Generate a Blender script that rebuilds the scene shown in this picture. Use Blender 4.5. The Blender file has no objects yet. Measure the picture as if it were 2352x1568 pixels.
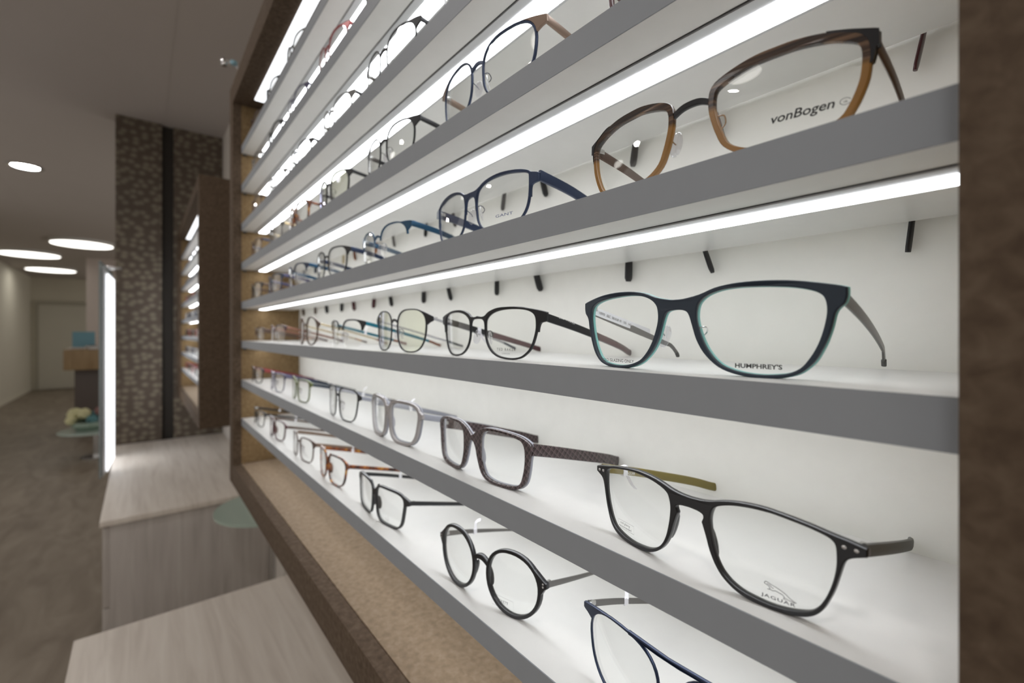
import bpy, bmesh, math, random
from mathutils import Vector, Matrix
random.seed(7)
SC = bpy.context.scene
COL = SC.collection
R = math.radians

# ------------------------------------------------------------------ camera
cd = bpy.data.cameras.new('camera'); cam = bpy.data.objects.new('camera', cd); COL.objects.link(cam)
SC.camera = cam
cd.sensor_width = 36.0; cd.lens = 36.0 * 1045 / 2352
cd.shift_y = -20 / 2352
cd.clip_start = 0.01
cam.location = (0, 0, 0)
YAW = math.atan2(1045, 854)             # forward = (-sin, cos)
cam.rotation_euler = (R(90), 0, YAW)
cd.dof.use_dof = True
cd.dof.focus_distance = 0.30
cd.dof.aperture_fstop = 5.6
SC.view_settings.view_transform = 'Standard'
SC.view_settings.look = 'None'
SC.view_settings.gamma = 1
SC.view_settings.exposure = 0.0
SC.cycles.transparent_max_bounces = 48
SC.cycles.max_bounces = 10
SC.cycles.diffuse_bounces = 6
SC.cycles.sample_clamp_indirect = 4.0

# ------------------------------------------------------------------ world and room light levels
W = bpy.data.worlds.new('world'); SC.world = W; W.use_nodes = True
bg = W.node_tree.nodes['Background']
bg.inputs[0].default_value = (1.0, 0.93, 0.86, 1); bg.inputs[1].default_value = 0.57
LED_E = 7.6                             # shelf light strips
LAMP_E = 3.6                            # round ceiling lamps
SPOT_E = 75.0

# ------------------------------------------------------------------ helpers
def link(o, parent=None):
    COL.objects.link(o)
    if parent is not None: o.parent = parent
    return o
def empty(name, loc=(0,0,0), rz=0.0, parent=None):
    o = bpy.data.objects.new(name, None); o.location = loc; o.rotation_euler = (0,0,rz)
    o.empty_display_size = .02
    return link(o, parent)
def tag(o, label=None, cat=None, group=None, kind=None):
    if label: o['label'] = label
    if cat: o['category'] = cat
    if group: o['group'] = group
    if kind: o['kind'] = kind
    return o
def mesh_obj(name, bm, mat, parent=None, smooth=True, angle=40):
    me = bpy.data.meshes.new(name)
    bmesh.ops.recalc_face_normals(bm, faces=bm.faces)
    bm.to_mesh(me); bm.free()
    me.materials.append(mat)
    if smooth:
        me.shade_smooth()
        try: me.set_sharp_from_angle(angle=R(angle))
        except Exception: pass
    return link(bpy.data.objects.new(name, me), parent)
def box(bm, x0, x1, y0, y1, z0, z1, bev=0.0):
    r = bmesh.ops.create_cube(bm, size=1)
    vs = r['verts']
    for v in vs:
        v.co = Vector(((x0+x1)/2 + v.co.x*(x1-x0), (y0+y1)/2 + v.co.y*(y1-y0), (z0+z1)/2 + v.co.z*(z1-z0)))
    if bev > 0:
        es = list({e for v in vs for e in v.link_edges})
        bmesh.ops.bevel(bm, geom=es, offset=bev, segments=2, affect='EDGES', profile=.6)
def bx(name, mat, parent, *d, bev=0.0):
    bm = bmesh.new(); box(bm, *d, bev=bev); return mesh_obj(name, bm, mat, parent, smooth=bev > 0)
def lathe(bm, prof, cx=0, cy=0, n=40):
    rings = []
    for (r, z) in prof:
        if r < 1e-6: rings.append([bm.verts.new((cx, cy, z))])
        else: rings.append([bm.verts.new((cx+r*math.cos(2*math.pi*k/n), cy+r*math.sin(2*math.pi*k/n), z)) for k in range(n)])
    for a, b in zip(rings, rings[1:]):
        for k in range(n):
            k2 = (k+1) % n
            if len(a) == 1 and len(b) == 1: continue
            if len(a) == 1: bm.faces.new((a[0], b[k], b[k2]))
            elif len(b) == 1: bm.faces.new((a[k], a[k2], b[0]))
            else: bm.faces.new((a[k], a[k2], b[k2], b[k]))
def catmull(pts, per=4, closed=True):
    n = len(pts); out = []
    rng = range(n) if closed else range(n-1)
    for i in rng:
        if closed: p0, p1, p2, p3 = pts[i-1], pts[i], pts[(i+1) % n], pts[(i+2) % n]
        else: p0, p1, p2, p3 = pts[max(i-1,0)], pts[i], pts[i+1], pts[min(i+2,n-1)]
        for k in range(per):
            t = k/per; t2 = t*t; t3 = t2*t
            out.append(tuple(.5*((2*b)+(-a+c)*t+(2*a-5*b+4*c-d)*t2+(-a+3*b-3*c+d)*t3) for a, b, c, d in zip(p0, p1, p2, p3)))
    if not closed: out.append(tuple(pts[-1]))
    return out
def sweep(bm, path, sizes, seg=10, power=2.8, up=Vector((0,0,1))):
    """sizes: (thickness sideways, height) along path"""
    P = [Vector(p) for p in path]; n = len(P); rings = []
    for i, p in enumerate(P):
        t = (P[min(i+1,n-1)] - P[max(i-1,0)]).normalized()
        side = Vector((1,0,0)) - t * t.x
        if side.length < .2: side = up.cross(t)
        side.normalize(); nu = side.cross(t).normalized()
        a, b = sizes[i] if isinstance(sizes, list) else sizes
        ring = []
        for k in range(seg):
            th = 2*math.pi*(k+.5)/seg; c, s = math.cos(th), math.sin(th)
            ring.append(bm.verts.new(p + side*(a/2*math.copysign(abs(c)**(2/power), c)) + nu*(b/2*math.copysign(abs(s)**(2/power), s))))
        rings.append(ring)
    for A, B in zip(rings, rings[1:]):
        for k in range(seg): bm.faces.new((A[k], A[(k+1)%seg], B[(k+1)%seg], B[k]))
    bm.faces.new(rings[0]); bm.faces.new(rings[-1][::-1])

# ------------------------------------------------------------------ materials
MC = {}
def nt(name):
    m = bpy.data.materials.new(name); m.use_nodes = True
    return m, m.node_tree.nodes, m.node_tree.links, m.node_tree.nodes['Principled BSDF']
def solid(name, col, rough=.4, metal=0.0, spec=.5, noise=0.0, nscale=60):
    if name in MC: return MC[name]
    m, N, L, P = nt(name)
    P.inputs['Base Color'].default_value = (*col, 1); P.inputs['Roughness'].default_value = rough
    P.inputs['Metallic'].default_value = metal; P.inputs['Specular IOR Level'].default_value = spec
    tc = N.new('ShaderNodeTexCoord'); nz = N.new('ShaderNodeTexNoise'); nz.inputs['Scale'].default_value = nscale
    L.new(tc.outputs['Object'], nz.inputs['Vector'])
    mr = N.new('ShaderNodeMapRange'); mr.inputs['To Min'].default_value = 1-max(noise,.03); mr.inputs['To Max'].default_value = 1+max(noise,.03)
    L.new(nz.outputs['Fac'], mr.inputs['Value'])
    mx = N.new('ShaderNodeVectorMath'); mx.operation = 'SCALE'; mx.inputs[0].default_value = col
    L.new(mr.outputs[0], mx.inputs['Scale']); L.new(mx.outputs[0], P.inputs['Base Color'])
    MC[name] = m; return m
def ramp_mat(name, stops, scale=(1,1,1), nscale=8, detail=3, rough=.35, metal=0, tex='noise', coord='Object', dist=0.0, bump=0.0, spec=.5):
    if name in MC: return MC[name]
    m, N, L, P = nt(name)
    tc = N.new('ShaderNodeTexCoord'); mp = N.new('ShaderNodeMapping'); mp.inputs['Scale'].default_value = scale
    L.new(tc.outputs[coord], mp.inputs['Vector'])
    if tex == 'noise':
        t = N.new('ShaderNodeTexNoise'); t.inputs['Detail'].default_value = detail; t.inputs['Distortion'].default_value = dist
    elif tex == 'wave':
        t = N.new('ShaderNodeTexWave'); t.inputs['Distortion'].default_value = dist; t.inputs['Detail'].default_value = detail
    t.inputs['Scale'].default_value = nscale
    L.new(mp.outputs[0], t.inputs['Vector'])
    cr = N.new('ShaderNodeValToRGB'); e = cr.color_ramp.elements
    e[0].position, e[0].color = stops[0][0], (*stops[0][1], 1)
    e[1].position, e[1].color = stops[-1][0], (*stops[-1][1], 1)
    for p, c in stops[1:-1]:
        q = e.new(p); q.color = (*c, 1)
    L.new(t.outputs['Fac'], cr.inputs['Fac']); L.new(cr.outputs['Color'], P.inputs['Base Color'])
    P.inputs['Roughness'].default_value = rough; P.inputs['Metallic'].default_value = metal; P.inputs['Specular IOR Level'].default_value = spec
    if bump > 0:
        b = N.new('ShaderNodeBump'); b.inputs['Strength'].default_value = bump; b.inputs['Distance'].default_value = .001
        L.new(t.outputs['Fac'], b.inputs['Height']); L.new(b.outputs[0], P.inputs['Normal'])
    MC[name] = m; return m
def glass_mat(name, tint=(.985,.99,.985), refl=1.0, coat=None):
    if name in MC: return MC[name]
    m, N, L, P = nt(name); N.remove(P)
    out = N['Material Output']
    geo = N.new('ShaderNodeNewGeometry'); mr = N.new('ShaderNodeMapRange')
    mr.inputs['To Min'].default_value = 1.5; mr.inputs['To Max'].default_value = 1/1.5
    L.new(geo.outputs['Backfacing'], mr.inputs['Value'])
    fr = N.new('ShaderNodeFresnel'); L.new(mr.outputs[0], fr.inputs['IOR'])
    mu = N.new('ShaderNodeMath'); mu.operation = 'MULTIPLY'; mu.inputs[1].default_value = refl; mu.use_clamp = True
    L.new(fr.outputs[0], mu.inputs[0])
    tr = N.new('ShaderNodeBsdfTransparent'); tr.inputs[0].default_value = (*tint, 1)
    gl = N.new('ShaderNodeBsdfGlossy'); gl.inputs['Roughness'].default_value = .01
    gl.inputs['Color'].default_value = (*(coat or (1,1,1)), 1)
    mx = N.new('ShaderNodeMixShader'); L.new(mu.outputs[0], mx.inputs[0]); L.new(tr.outputs[0], mx.inputs[1]); L.new(gl.outputs[0], mx.inputs[2])
    L.new(mx.outputs[0], out.inputs['Surface'])
    MC[name] = m; return m
def emit_mat(name, col, e):
    if name in MC: return MC[name]
    m, N, L, P = nt(name)
    P.inputs['Base Color'].default_value = (.8,.8,.8,1)
    P.inputs['Emission Color'].default_value = (*col, 1); P.inputs['Emission Strength'].default_value = e
    MC[name] = m; return m
M_white = solid('shelf_white_laminate', (.74,.74,.725), .30, noise=.01)
M_back = solid('back_panel_white', (.90,.90,.86), .5, noise=.01)
M_grey = solid('shelf_edge_grey', (.275,.295,.32), .5, spec=.3, noise=.01)
M_alu = solid('brushed_aluminium', (.55,.56,.57), .45, metal=.6)
M_dark = solid('dark_groove', (.03,.03,.03), .6)
M_mdf = ramp_mat('brown_fibre_board', [(.3,(.068,.045,.029)),(.5,(.094,.065,.043)),(.72,(.128,.094,.065))], scale=(1,1,1), nscale=130, detail=6, rough=.75, bump=.15, dist=.4, spec=.2)
M_lit_base = ramp_mat('lit_fibre_board_base', [(.3,(.205,.150,.10)),(.5,(.25,.187,.125)),(.72,(.30,.23,.165))], nscale=130, detail=6, rough=.7, dist=.4, spec=.2)  # same brown board, strip light on the case floor put into the colour
M_lit_side = ramp_mat('lit_fibre_board_side', [(.3,(.165,.105,.050)),(.5,(.20,.133,.064)),(.72,(.24,.165,.085))], nscale=130, detail=6, rough=.7, dist=.4, spec=.2)  # same brown board, strip light on the inner sides put into the colour
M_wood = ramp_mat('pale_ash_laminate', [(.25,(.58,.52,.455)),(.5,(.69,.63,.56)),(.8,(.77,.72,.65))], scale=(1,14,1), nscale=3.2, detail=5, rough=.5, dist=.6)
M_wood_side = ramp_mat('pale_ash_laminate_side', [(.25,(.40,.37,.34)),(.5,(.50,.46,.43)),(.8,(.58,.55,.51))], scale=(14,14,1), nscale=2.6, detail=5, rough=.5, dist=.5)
M_floor = ramp_mat('mottled_brown_floor', [(.28,(.17,.135,.10)),(.5,(.23,.19,.145)),(.75,(.30,.255,.20))], scale=(1,3,1), nscale=2.2, detail=8, rough=.5, dist=1.2)
M_ceil = solid('ceiling_paint', (.44,.40,.37), .8, noise=.02, nscale=2)
M_wall = solid('wall_paint', (.62,.58,.53), .8, noise=.02, nscale=2)
M_cream = solid('cream_wall_paint', (.66,.63,.53), .8, noise=.02, nscale=2)
M_door = solid('door_paint', (.58,.56,.48), .6, noise=.02, nscale=2)
M_led = emit_mat('led_diffuser', (.95,.97,1), LED_E)
M_led_top = emit_mat('led_diffuser_top', (.93,.96,1), 2.0)
M_lamp = emit_mat('lamp_diffuser', (1,.97,.9), LAMP_E)
M_spot = emit_mat('spot_diffuser', (1,.97,.95), SPOT_E)
M_lens = glass_mat('clear_lens')
M_lens_y = glass_mat('blue_filter_lens', (.965,.975,.89), 1.3, (.75,.75,1))
M_pad = glass_mat('clear_silicone', (.90,.90,.92), 2.5)
M_gglass = glass_mat('green_table_glass', (.70,.86,.80), 2.0)
M_print = solid('black_print', (.02,.02,.02), .5)
M_printg = solid('grey_print', (.12,.12,.13), .5)
M_printb = solid('blue_print', (.03,.06,.22), .5)
M_printw = solid('white_print', (.7,.7,.7), .5)
M_tagw = solid('price_tag_white', (.80,.80,.84), .45)
M_steel = solid('polished_steel', (.6,.6,.6), .2, metal=1)
def pal(n):
    D = {
     'black': ('black_acetate', (.012,.013,.016), .28), 'matteblack': ('matt_black_metal', (.018,.018,.02), .38),
     'navy': ('matt_navy_plastic', (.010,.022,.040), .42), 'mint': ('mint_plastic', (.22,.52,.50), .4),
     'bluemetal': ('dark_blue_metal', (.022,.035,.075), .35), 'bluebright': ('petrol_blue_metal', (.012,.058,.115), .35),
     'teal': ('teal_metal', (.01,.14,.20), .35), 'gun': ('gunmetal', (.16,.155,.15), .32), 'silver': ('silver_metal', (.5,.5,.52), .25),
     'greyac': ('pale_grey_acetate', (.33,.31,.31), .2), 'greyblue': ('blue_grey_acetate', (.30,.31,.36), .25),
     'green': ('olive_green_metal', (.12,.145,.045), .3), 'purple': ('violet_metal', (.075,.07,.13), .3), 'red': ('dark_red_metal', (.22,.03,.03), .35),
     'brown': ('brown_metal', (.09,.055,.04), .35), 'bronze': ('bronze_metal', (.30,.19,.10), .3), 'pink': ('rose_copper_metal', (.24,.11,.075), .35),
     'taupe': ('taupe_brown_metal', (.20,.14,.105), .4), 'gold': ('pale_gold_metal', (.55,.44,.25), .25), 'oliveac': ('olive_horn_acetate', (.19,.15,.03), .3),
     'maroon': ('maroon_acetate', (.07,.02,.025), .25), 'rubber': ('black_rubber', (.015,.015,.017), .55), 'darkgreen': ('dark_green_acetate', (.01,.06,.04), .4),
     'temgrey': ('dark_grey_rubber', (.085,.085,.08), .5)}
    nm, c, r = D[n]
    metal = 0.5 if nm.endswith('metal') else 0.0
    return solid(nm, c, r, metal=metal)
def tortoise():
    return ramp_mat('tortoiseshell', [(.40,(.035,.010,.006)),(.52,(.17,.042,.012)),(.62,(.30,.09,.015)),(.70,(.52,.27,.03))], nscale=95, detail=2, rough=.2)
def plaid():
    if 'plaid' in MC: return MC['plaid']
    m, N, L, P = nt('plaid_laminate')
    tc = N.new('ShaderNodeTexCoord'); sx = N.new('ShaderNodeSeparateXYZ'); L.new(tc.outputs['Object'], sx.inputs[0])
    def mth(op, a, b=None):
        n = N.new('ShaderNodeMath'); n.operation = op
        for i, v in enumerate((a, b)):
            if v is None: continue
            if isinstance(v, (int, float)): n.inputs[i].default_value = v
            else: L.new(v, n.inputs[i])
        return n.outputs[0]
    u = mth('ADD', sx.outputs['X'], sx.outputs['Y']); acc = None
    for sgn in (1.15, -.85):
        d_ = mth('ADD', u, mth('MULTIPLY', sx.outputs['Z'], sgn))
        for pitch, w, k in ((.0062, .16, .55), (.0062, .55, .22), (.0021, .3, .16)):
            f = mth('MULTIPLY', mth('LESS_THAN', mth('FRACT', mth('DIVIDE', d_, pitch)), w), k)
            acc = f if acc is None else mth('ADD', acc, f)
    mx = N.new('ShaderNodeMix'); mx.data_type = 'RGBA'; L.new(acc, mx.inputs['Factor'])
    mx.inputs[6].default_value = (.018,.012,.012,1); mx.inputs[7].default_value = (.12,.085,.09,1)
    L.new(mx.outputs[2], P.inputs['Base Color']); P.inputs['Roughness'].default_value = .2
    MC['plaid'] = m; return m
def horn():
    """brown horn streaks above, honey amber below"""
    if 'horn' in MC: return MC['horn']
    m, N, L, P = nt('brown_horn_and_amber')
    tc = N.new('ShaderNodeTexCoord'); sx = N.new('ShaderNodeSeparateXYZ'); L.new(tc.outputs['Object'], sx.inputs[0])
    mp = N.new('ShaderNodeMapping'); mp.inputs['Scale'].default_value = (12, 40, 420); L.new(tc.outputs['Object'], mp.inputs['Vector'])
    t = N.new('ShaderNodeTexNoise'); t.inputs['Scale'].default_value = 1; t.inputs['Detail'].default_value = 3; L.new(mp.outputs[0], t.inputs['Vector'])
    cr = N.new('ShaderNodeValToRGB'); e = cr.color_ramp.elements
    e[0].position, e[0].color = .38, (.02,.012,.009,1); e[1].position, e[1].color = .68, (.20,.12,.07,1)
    q = e.new(.52); q.color = (.06,.033,.02,1)
    L.new(t.outputs['Fac'], cr.inputs['Fac'])
    mr = N.new('ShaderNodeMapRange'); mr.inputs['From Min'].default_value = .027; mr.inputs['From Max'].default_value = .030
    L.new(sx.outputs['Z'], mr.inputs['Value'])
    mx = N.new('ShaderNodeMix'); mx.data_type = 'RGBA'; L.new(mr.outputs[0], mx.inputs['Factor'])
    mx.inputs[6].default_value = (.27,.135,.035,1); L.new(cr.outputs['Color'], mx.inputs[7])
    L.new(mx.outputs[2], P.inputs['Base Color']); P.inputs['Roughness'].default_value = .25
    MC['horn'] = m; return m
def matof(n):
    if n == 'tortoise': return tortoise()
    if n == 'plaid': return plaid()
    if n == 'horn': return horn()
    return pal(n)

# ------------------------------------------------------------------ flat pieces in the plane of a spectacle front
BEND = .009
def bend(x): return BEND*(x/.07)**2
def flat_piece(bm, outer, holes, y0, y1, bev=.0004, bendit=True, yadd=0.0):
    """outline in mm (x, z), extruded between y0 and y1 (mm behind the front), appended to bm"""
    cu = bpy.data.curves.new('outline', 'CURVE'); cu.dimensions = '2D'; cu.fill_mode = 'BOTH'
    th = (y1-y0)/1000
    bev = min(bev, th*.45)
    def dd(pl):
        out = []
        for q in pl:
            if not out or math.hypot(q[0]-out[-1][0], q[1]-out[-1][1]) > .06: out.append(q)
        while len(out) > 3 and math.hypot(out[0][0]-out[-1][0], out[0][1]-out[-1][1]) <= .06: out.pop()
        return out
    outer = dd(outer); holes = [dd(h_) for h_ in holes]
    bx0, bx1 = min(q[0] for q in outer)/1000, max(q[0] for q in outer)/1000
    bz0, bz1 = min(q[1] for q in outer)/1000, max(q[1] for q in outer)/1000
    cu.extrude = th/2-bev; cu.bevel_depth = bev; cu.bevel_resolution = 1; cu.offset = -bev
    for pl in [outer]+list(holes):
        s = cu.splines.new('POLY'); s.points.add(len(pl)-1); s.use_cyclic_u = True
        for p, (x, z) in zip(s.points, pl): p.co = (x/1000, z/1000, 0, 1)
    o = bpy.data.objects.new('outline', cu); COL.objects.link(o)
    dg = bpy.context.evaluated_depsgraph_get(); dg.update()
    me = bpy.data.meshes.new_from_object(o.evaluated_get(dg))
    n0 = len(bm.verts)
    bm.from_mesh(me); bm.verts.ensure_lookup_table()
    ym = (y0+y1)/2000
    for v in bm.verts[n0:]:
        x, y, z = v.co
        x = min(max(x, bx0), bx1); y = min(max(y, bz0), bz1)
        v.co = (x, -z+ym+(bend(x) if bendit else 0)+yadd, y)
    bpy.data.objects.remove(o); bpy.data.meshes.remove(me); bpy.data.curves.remove(cu)
def text_mesh(bm, s, x, z, size, y=-.4, bold=0.0, shear=0.0, spacing=1.0, align='LEFT', bendit=True, sx=1.0):
    cu = bpy.data.curves.new('text', 'FONT'); cu.body = s; cu.size = size/1000; cu.align_x = align
    cu.offset = bold/1000; cu.shear = shear; cu.space_character = spacing; cu.resolution_u = 3
    o = bpy.data.objects.new('text', cu); COL.objects.link(o)
    dg = bpy.context.evaluated_depsgraph_get(); dg.update()
    me = bpy.data.meshes.new_from_object(o.evaluated_get(dg))
    n0 = len(bm.verts); bm.from_mesh(me); bm.verts.ensure_lookup_table()
    for v in bm.verts[n0:]:
        a, b, c = v.co; X = x/1000 + a*sx
        v.co = (X, y/1000+(bend(X) if bendit else 0), z/1000+b)
    bpy.data.objects.remove(o); bpy.data.meshes.remove(me); bpy.data.curves.remove(cu)
def ribbon(bm, pts, w, y=-.4, closed=False):
    """printed line of width w mm"""
    n = len(pts); L_, R_ = [], []
    for i in range(n):
        a = pts[i-1] if (i > 0 or closed) else pts[i]; b = pts[(i+1) % n] if (i < n-1 or closed) else pts[i]
        dx, dz = b[0]-a[0], b[1]-a[1]; l = math.hypot(dx, dz) or 1
        nx, nz = -dz/l*w/2, dx/l*w/2
        for S, k in ((L_, 1), (R_, -1)):
            X = (pts[i][0]+k*nx)/1000
            S.append(bm.verts.new((X, y/1000+bend(X), (pts[i][1]+k*nz)/1000)))
    for i in range(n if closed else n-1):
        j = (i+1) % n
        bm.faces.new((L_[i], L_[j], R_[j], R_[i]))
def lens_shape(w, h, n=2.6, taper=.08, skew=0.0, N=40):
    """closed outline (mm), x>0 is temple side"""
    out = []
    for k in range(N):
        th = 2*math.pi*k/N; c, s = math.cos(th), math.sin(th)
        x = w/2*math.copysign(abs(c)**(2/n), c); z = h/2*math.copysign(abs(s)**(2/n), s)
        x += (w/2)*taper*(z/(h/2)) * (1.0 if x > 0 else -.6) * abs(c)**.5
        z += skew*(x/(w/2))*max(0, s)
        out.append((x, z))
    return out
def offset(poly, wt, ws, wb):
    n = len(poly); out = []
    for i in range(n):
        a, b = poly[i-1], poly[(i+1) % n]
        dx, dz = b[0]-a[0], b[1]-a[1]; l = math.hypot(dx, dz) or 1
        nx, nz = dz/l, -dx/l
        w = ws + (wt-ws)*max(0, nz)**1.2 if nz > 0 else ws + (wb-ws)*max(0, -nz)**1.2
        out.append((poly[i][0]+nx*w, poly[i][1]+nz*w))
    return out
def ccw(poly):
    A = sum(poly[i-1][0]*poly[i][1]-poly[i][0]*poly[i-1][1] for i in range(len(poly)))
    return poly if A > 0 else poly[::-1]
def mir(poly): return [(-x, z) for x, z in poly][::-1]

def lens_slab(bm, poly, grow=1.01, th=1.6, dome=.9, yb=1.0):
    cx = sum(p[0] for p in poly)/len(poly); cz = sum(p[1] for p in poly)/len(poly)
    rs = [0, .3, .55, .78, .92, 1.0]; layers = []
    for side in (0, 1):
        rings = []
        for r in rs:
            def P(x, z):
                X = x/1000
                return (X, (yb + side*th - dome*(1-r*r))/1000 + bend(X), z/1000)
            if r == 0: rings.append([bm.verts.new(P(cx, cz))])
            else: rings.append([bm.verts.new(P(cx+(x-cx)*r*grow, cz+(z-cz)*r*grow)) for x, z in poly])
        for A, B in zip(rings, rings[1:]):
            n = len(B)
            for k in range(n):
                j = (k+1) % n
                if len(A) == 1: bm.faces.new((A[0], B[k], B[j]))
                else: bm.faces.new((A[k], B[k], B[j], A[j]))
        layers.append(rings[-1])
    A, B = layers; n = len(A)
    for k in range(n): bm.faces.new((A[k], B[k], B[(k+1)%n], A[(k+1)%n]))

REST = [(0,0,1.0),(30,0,.80),(60,-1.5,.585),(88,-4,.38),(106,-7,.24),(119,-10,.12),(127,-12,.055)]   # (dy, dx inwards, z share of hinge height)
def temple_path(mode, W, hz, dx_in=0, hook=None, side=1, y0=0.012):
    pts = []
    if mode == 'rest':
        for dy, dx, k in REST:
            pts.append((side*(W+dx*1.0), y0*1000+dy, hz*k + (0 if k > .06 else 0)))
        pts[-1] = (pts[-1][0], pts[-1][1], 2.2)
        if hook:
            pts = [(side*W, y0*1000, hz), (side*W, y0*1000+30, hz*.79), (side*(W-1.5), y0*1000+62, hz*.56), (side*(W-4), y0*1000+90, hz*.355), (side*(W-5), y0*1000+97, hz*.30), (side*(W-6), y0*1000+103, hz*.17), (side*(W-6.5), y0*1000+106, 2.2)]
    else:
        L = 137.5 - y0*1000
        pts = [(side*W, y0*1000, hz), (side*W, y0*1000+.3*L, hz*.84), (side*(W-1.5), y0*1000+.62*L, hz*.56), (side*(W-4), y0*1000+.85*L, hz*.30),
               (side*(W-6), y0*1000+.955*L, hz*.15), (side*(W-7.5), y0*1000+L, -1), (side*(W-9.5-dx_in*.4), y0*1000+L+.6, -16), (side*(W-13-dx_in), y0*1000+L+1.0, -37)]
    return pts

def prism_text(parent, mat, jobs, name='printed_logo'):
    bm = bmesh.new()
    for j in jobs: j(bm)
    o = mesh_obj(name, bm, mat, parent, smooth=False)
    return o

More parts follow.
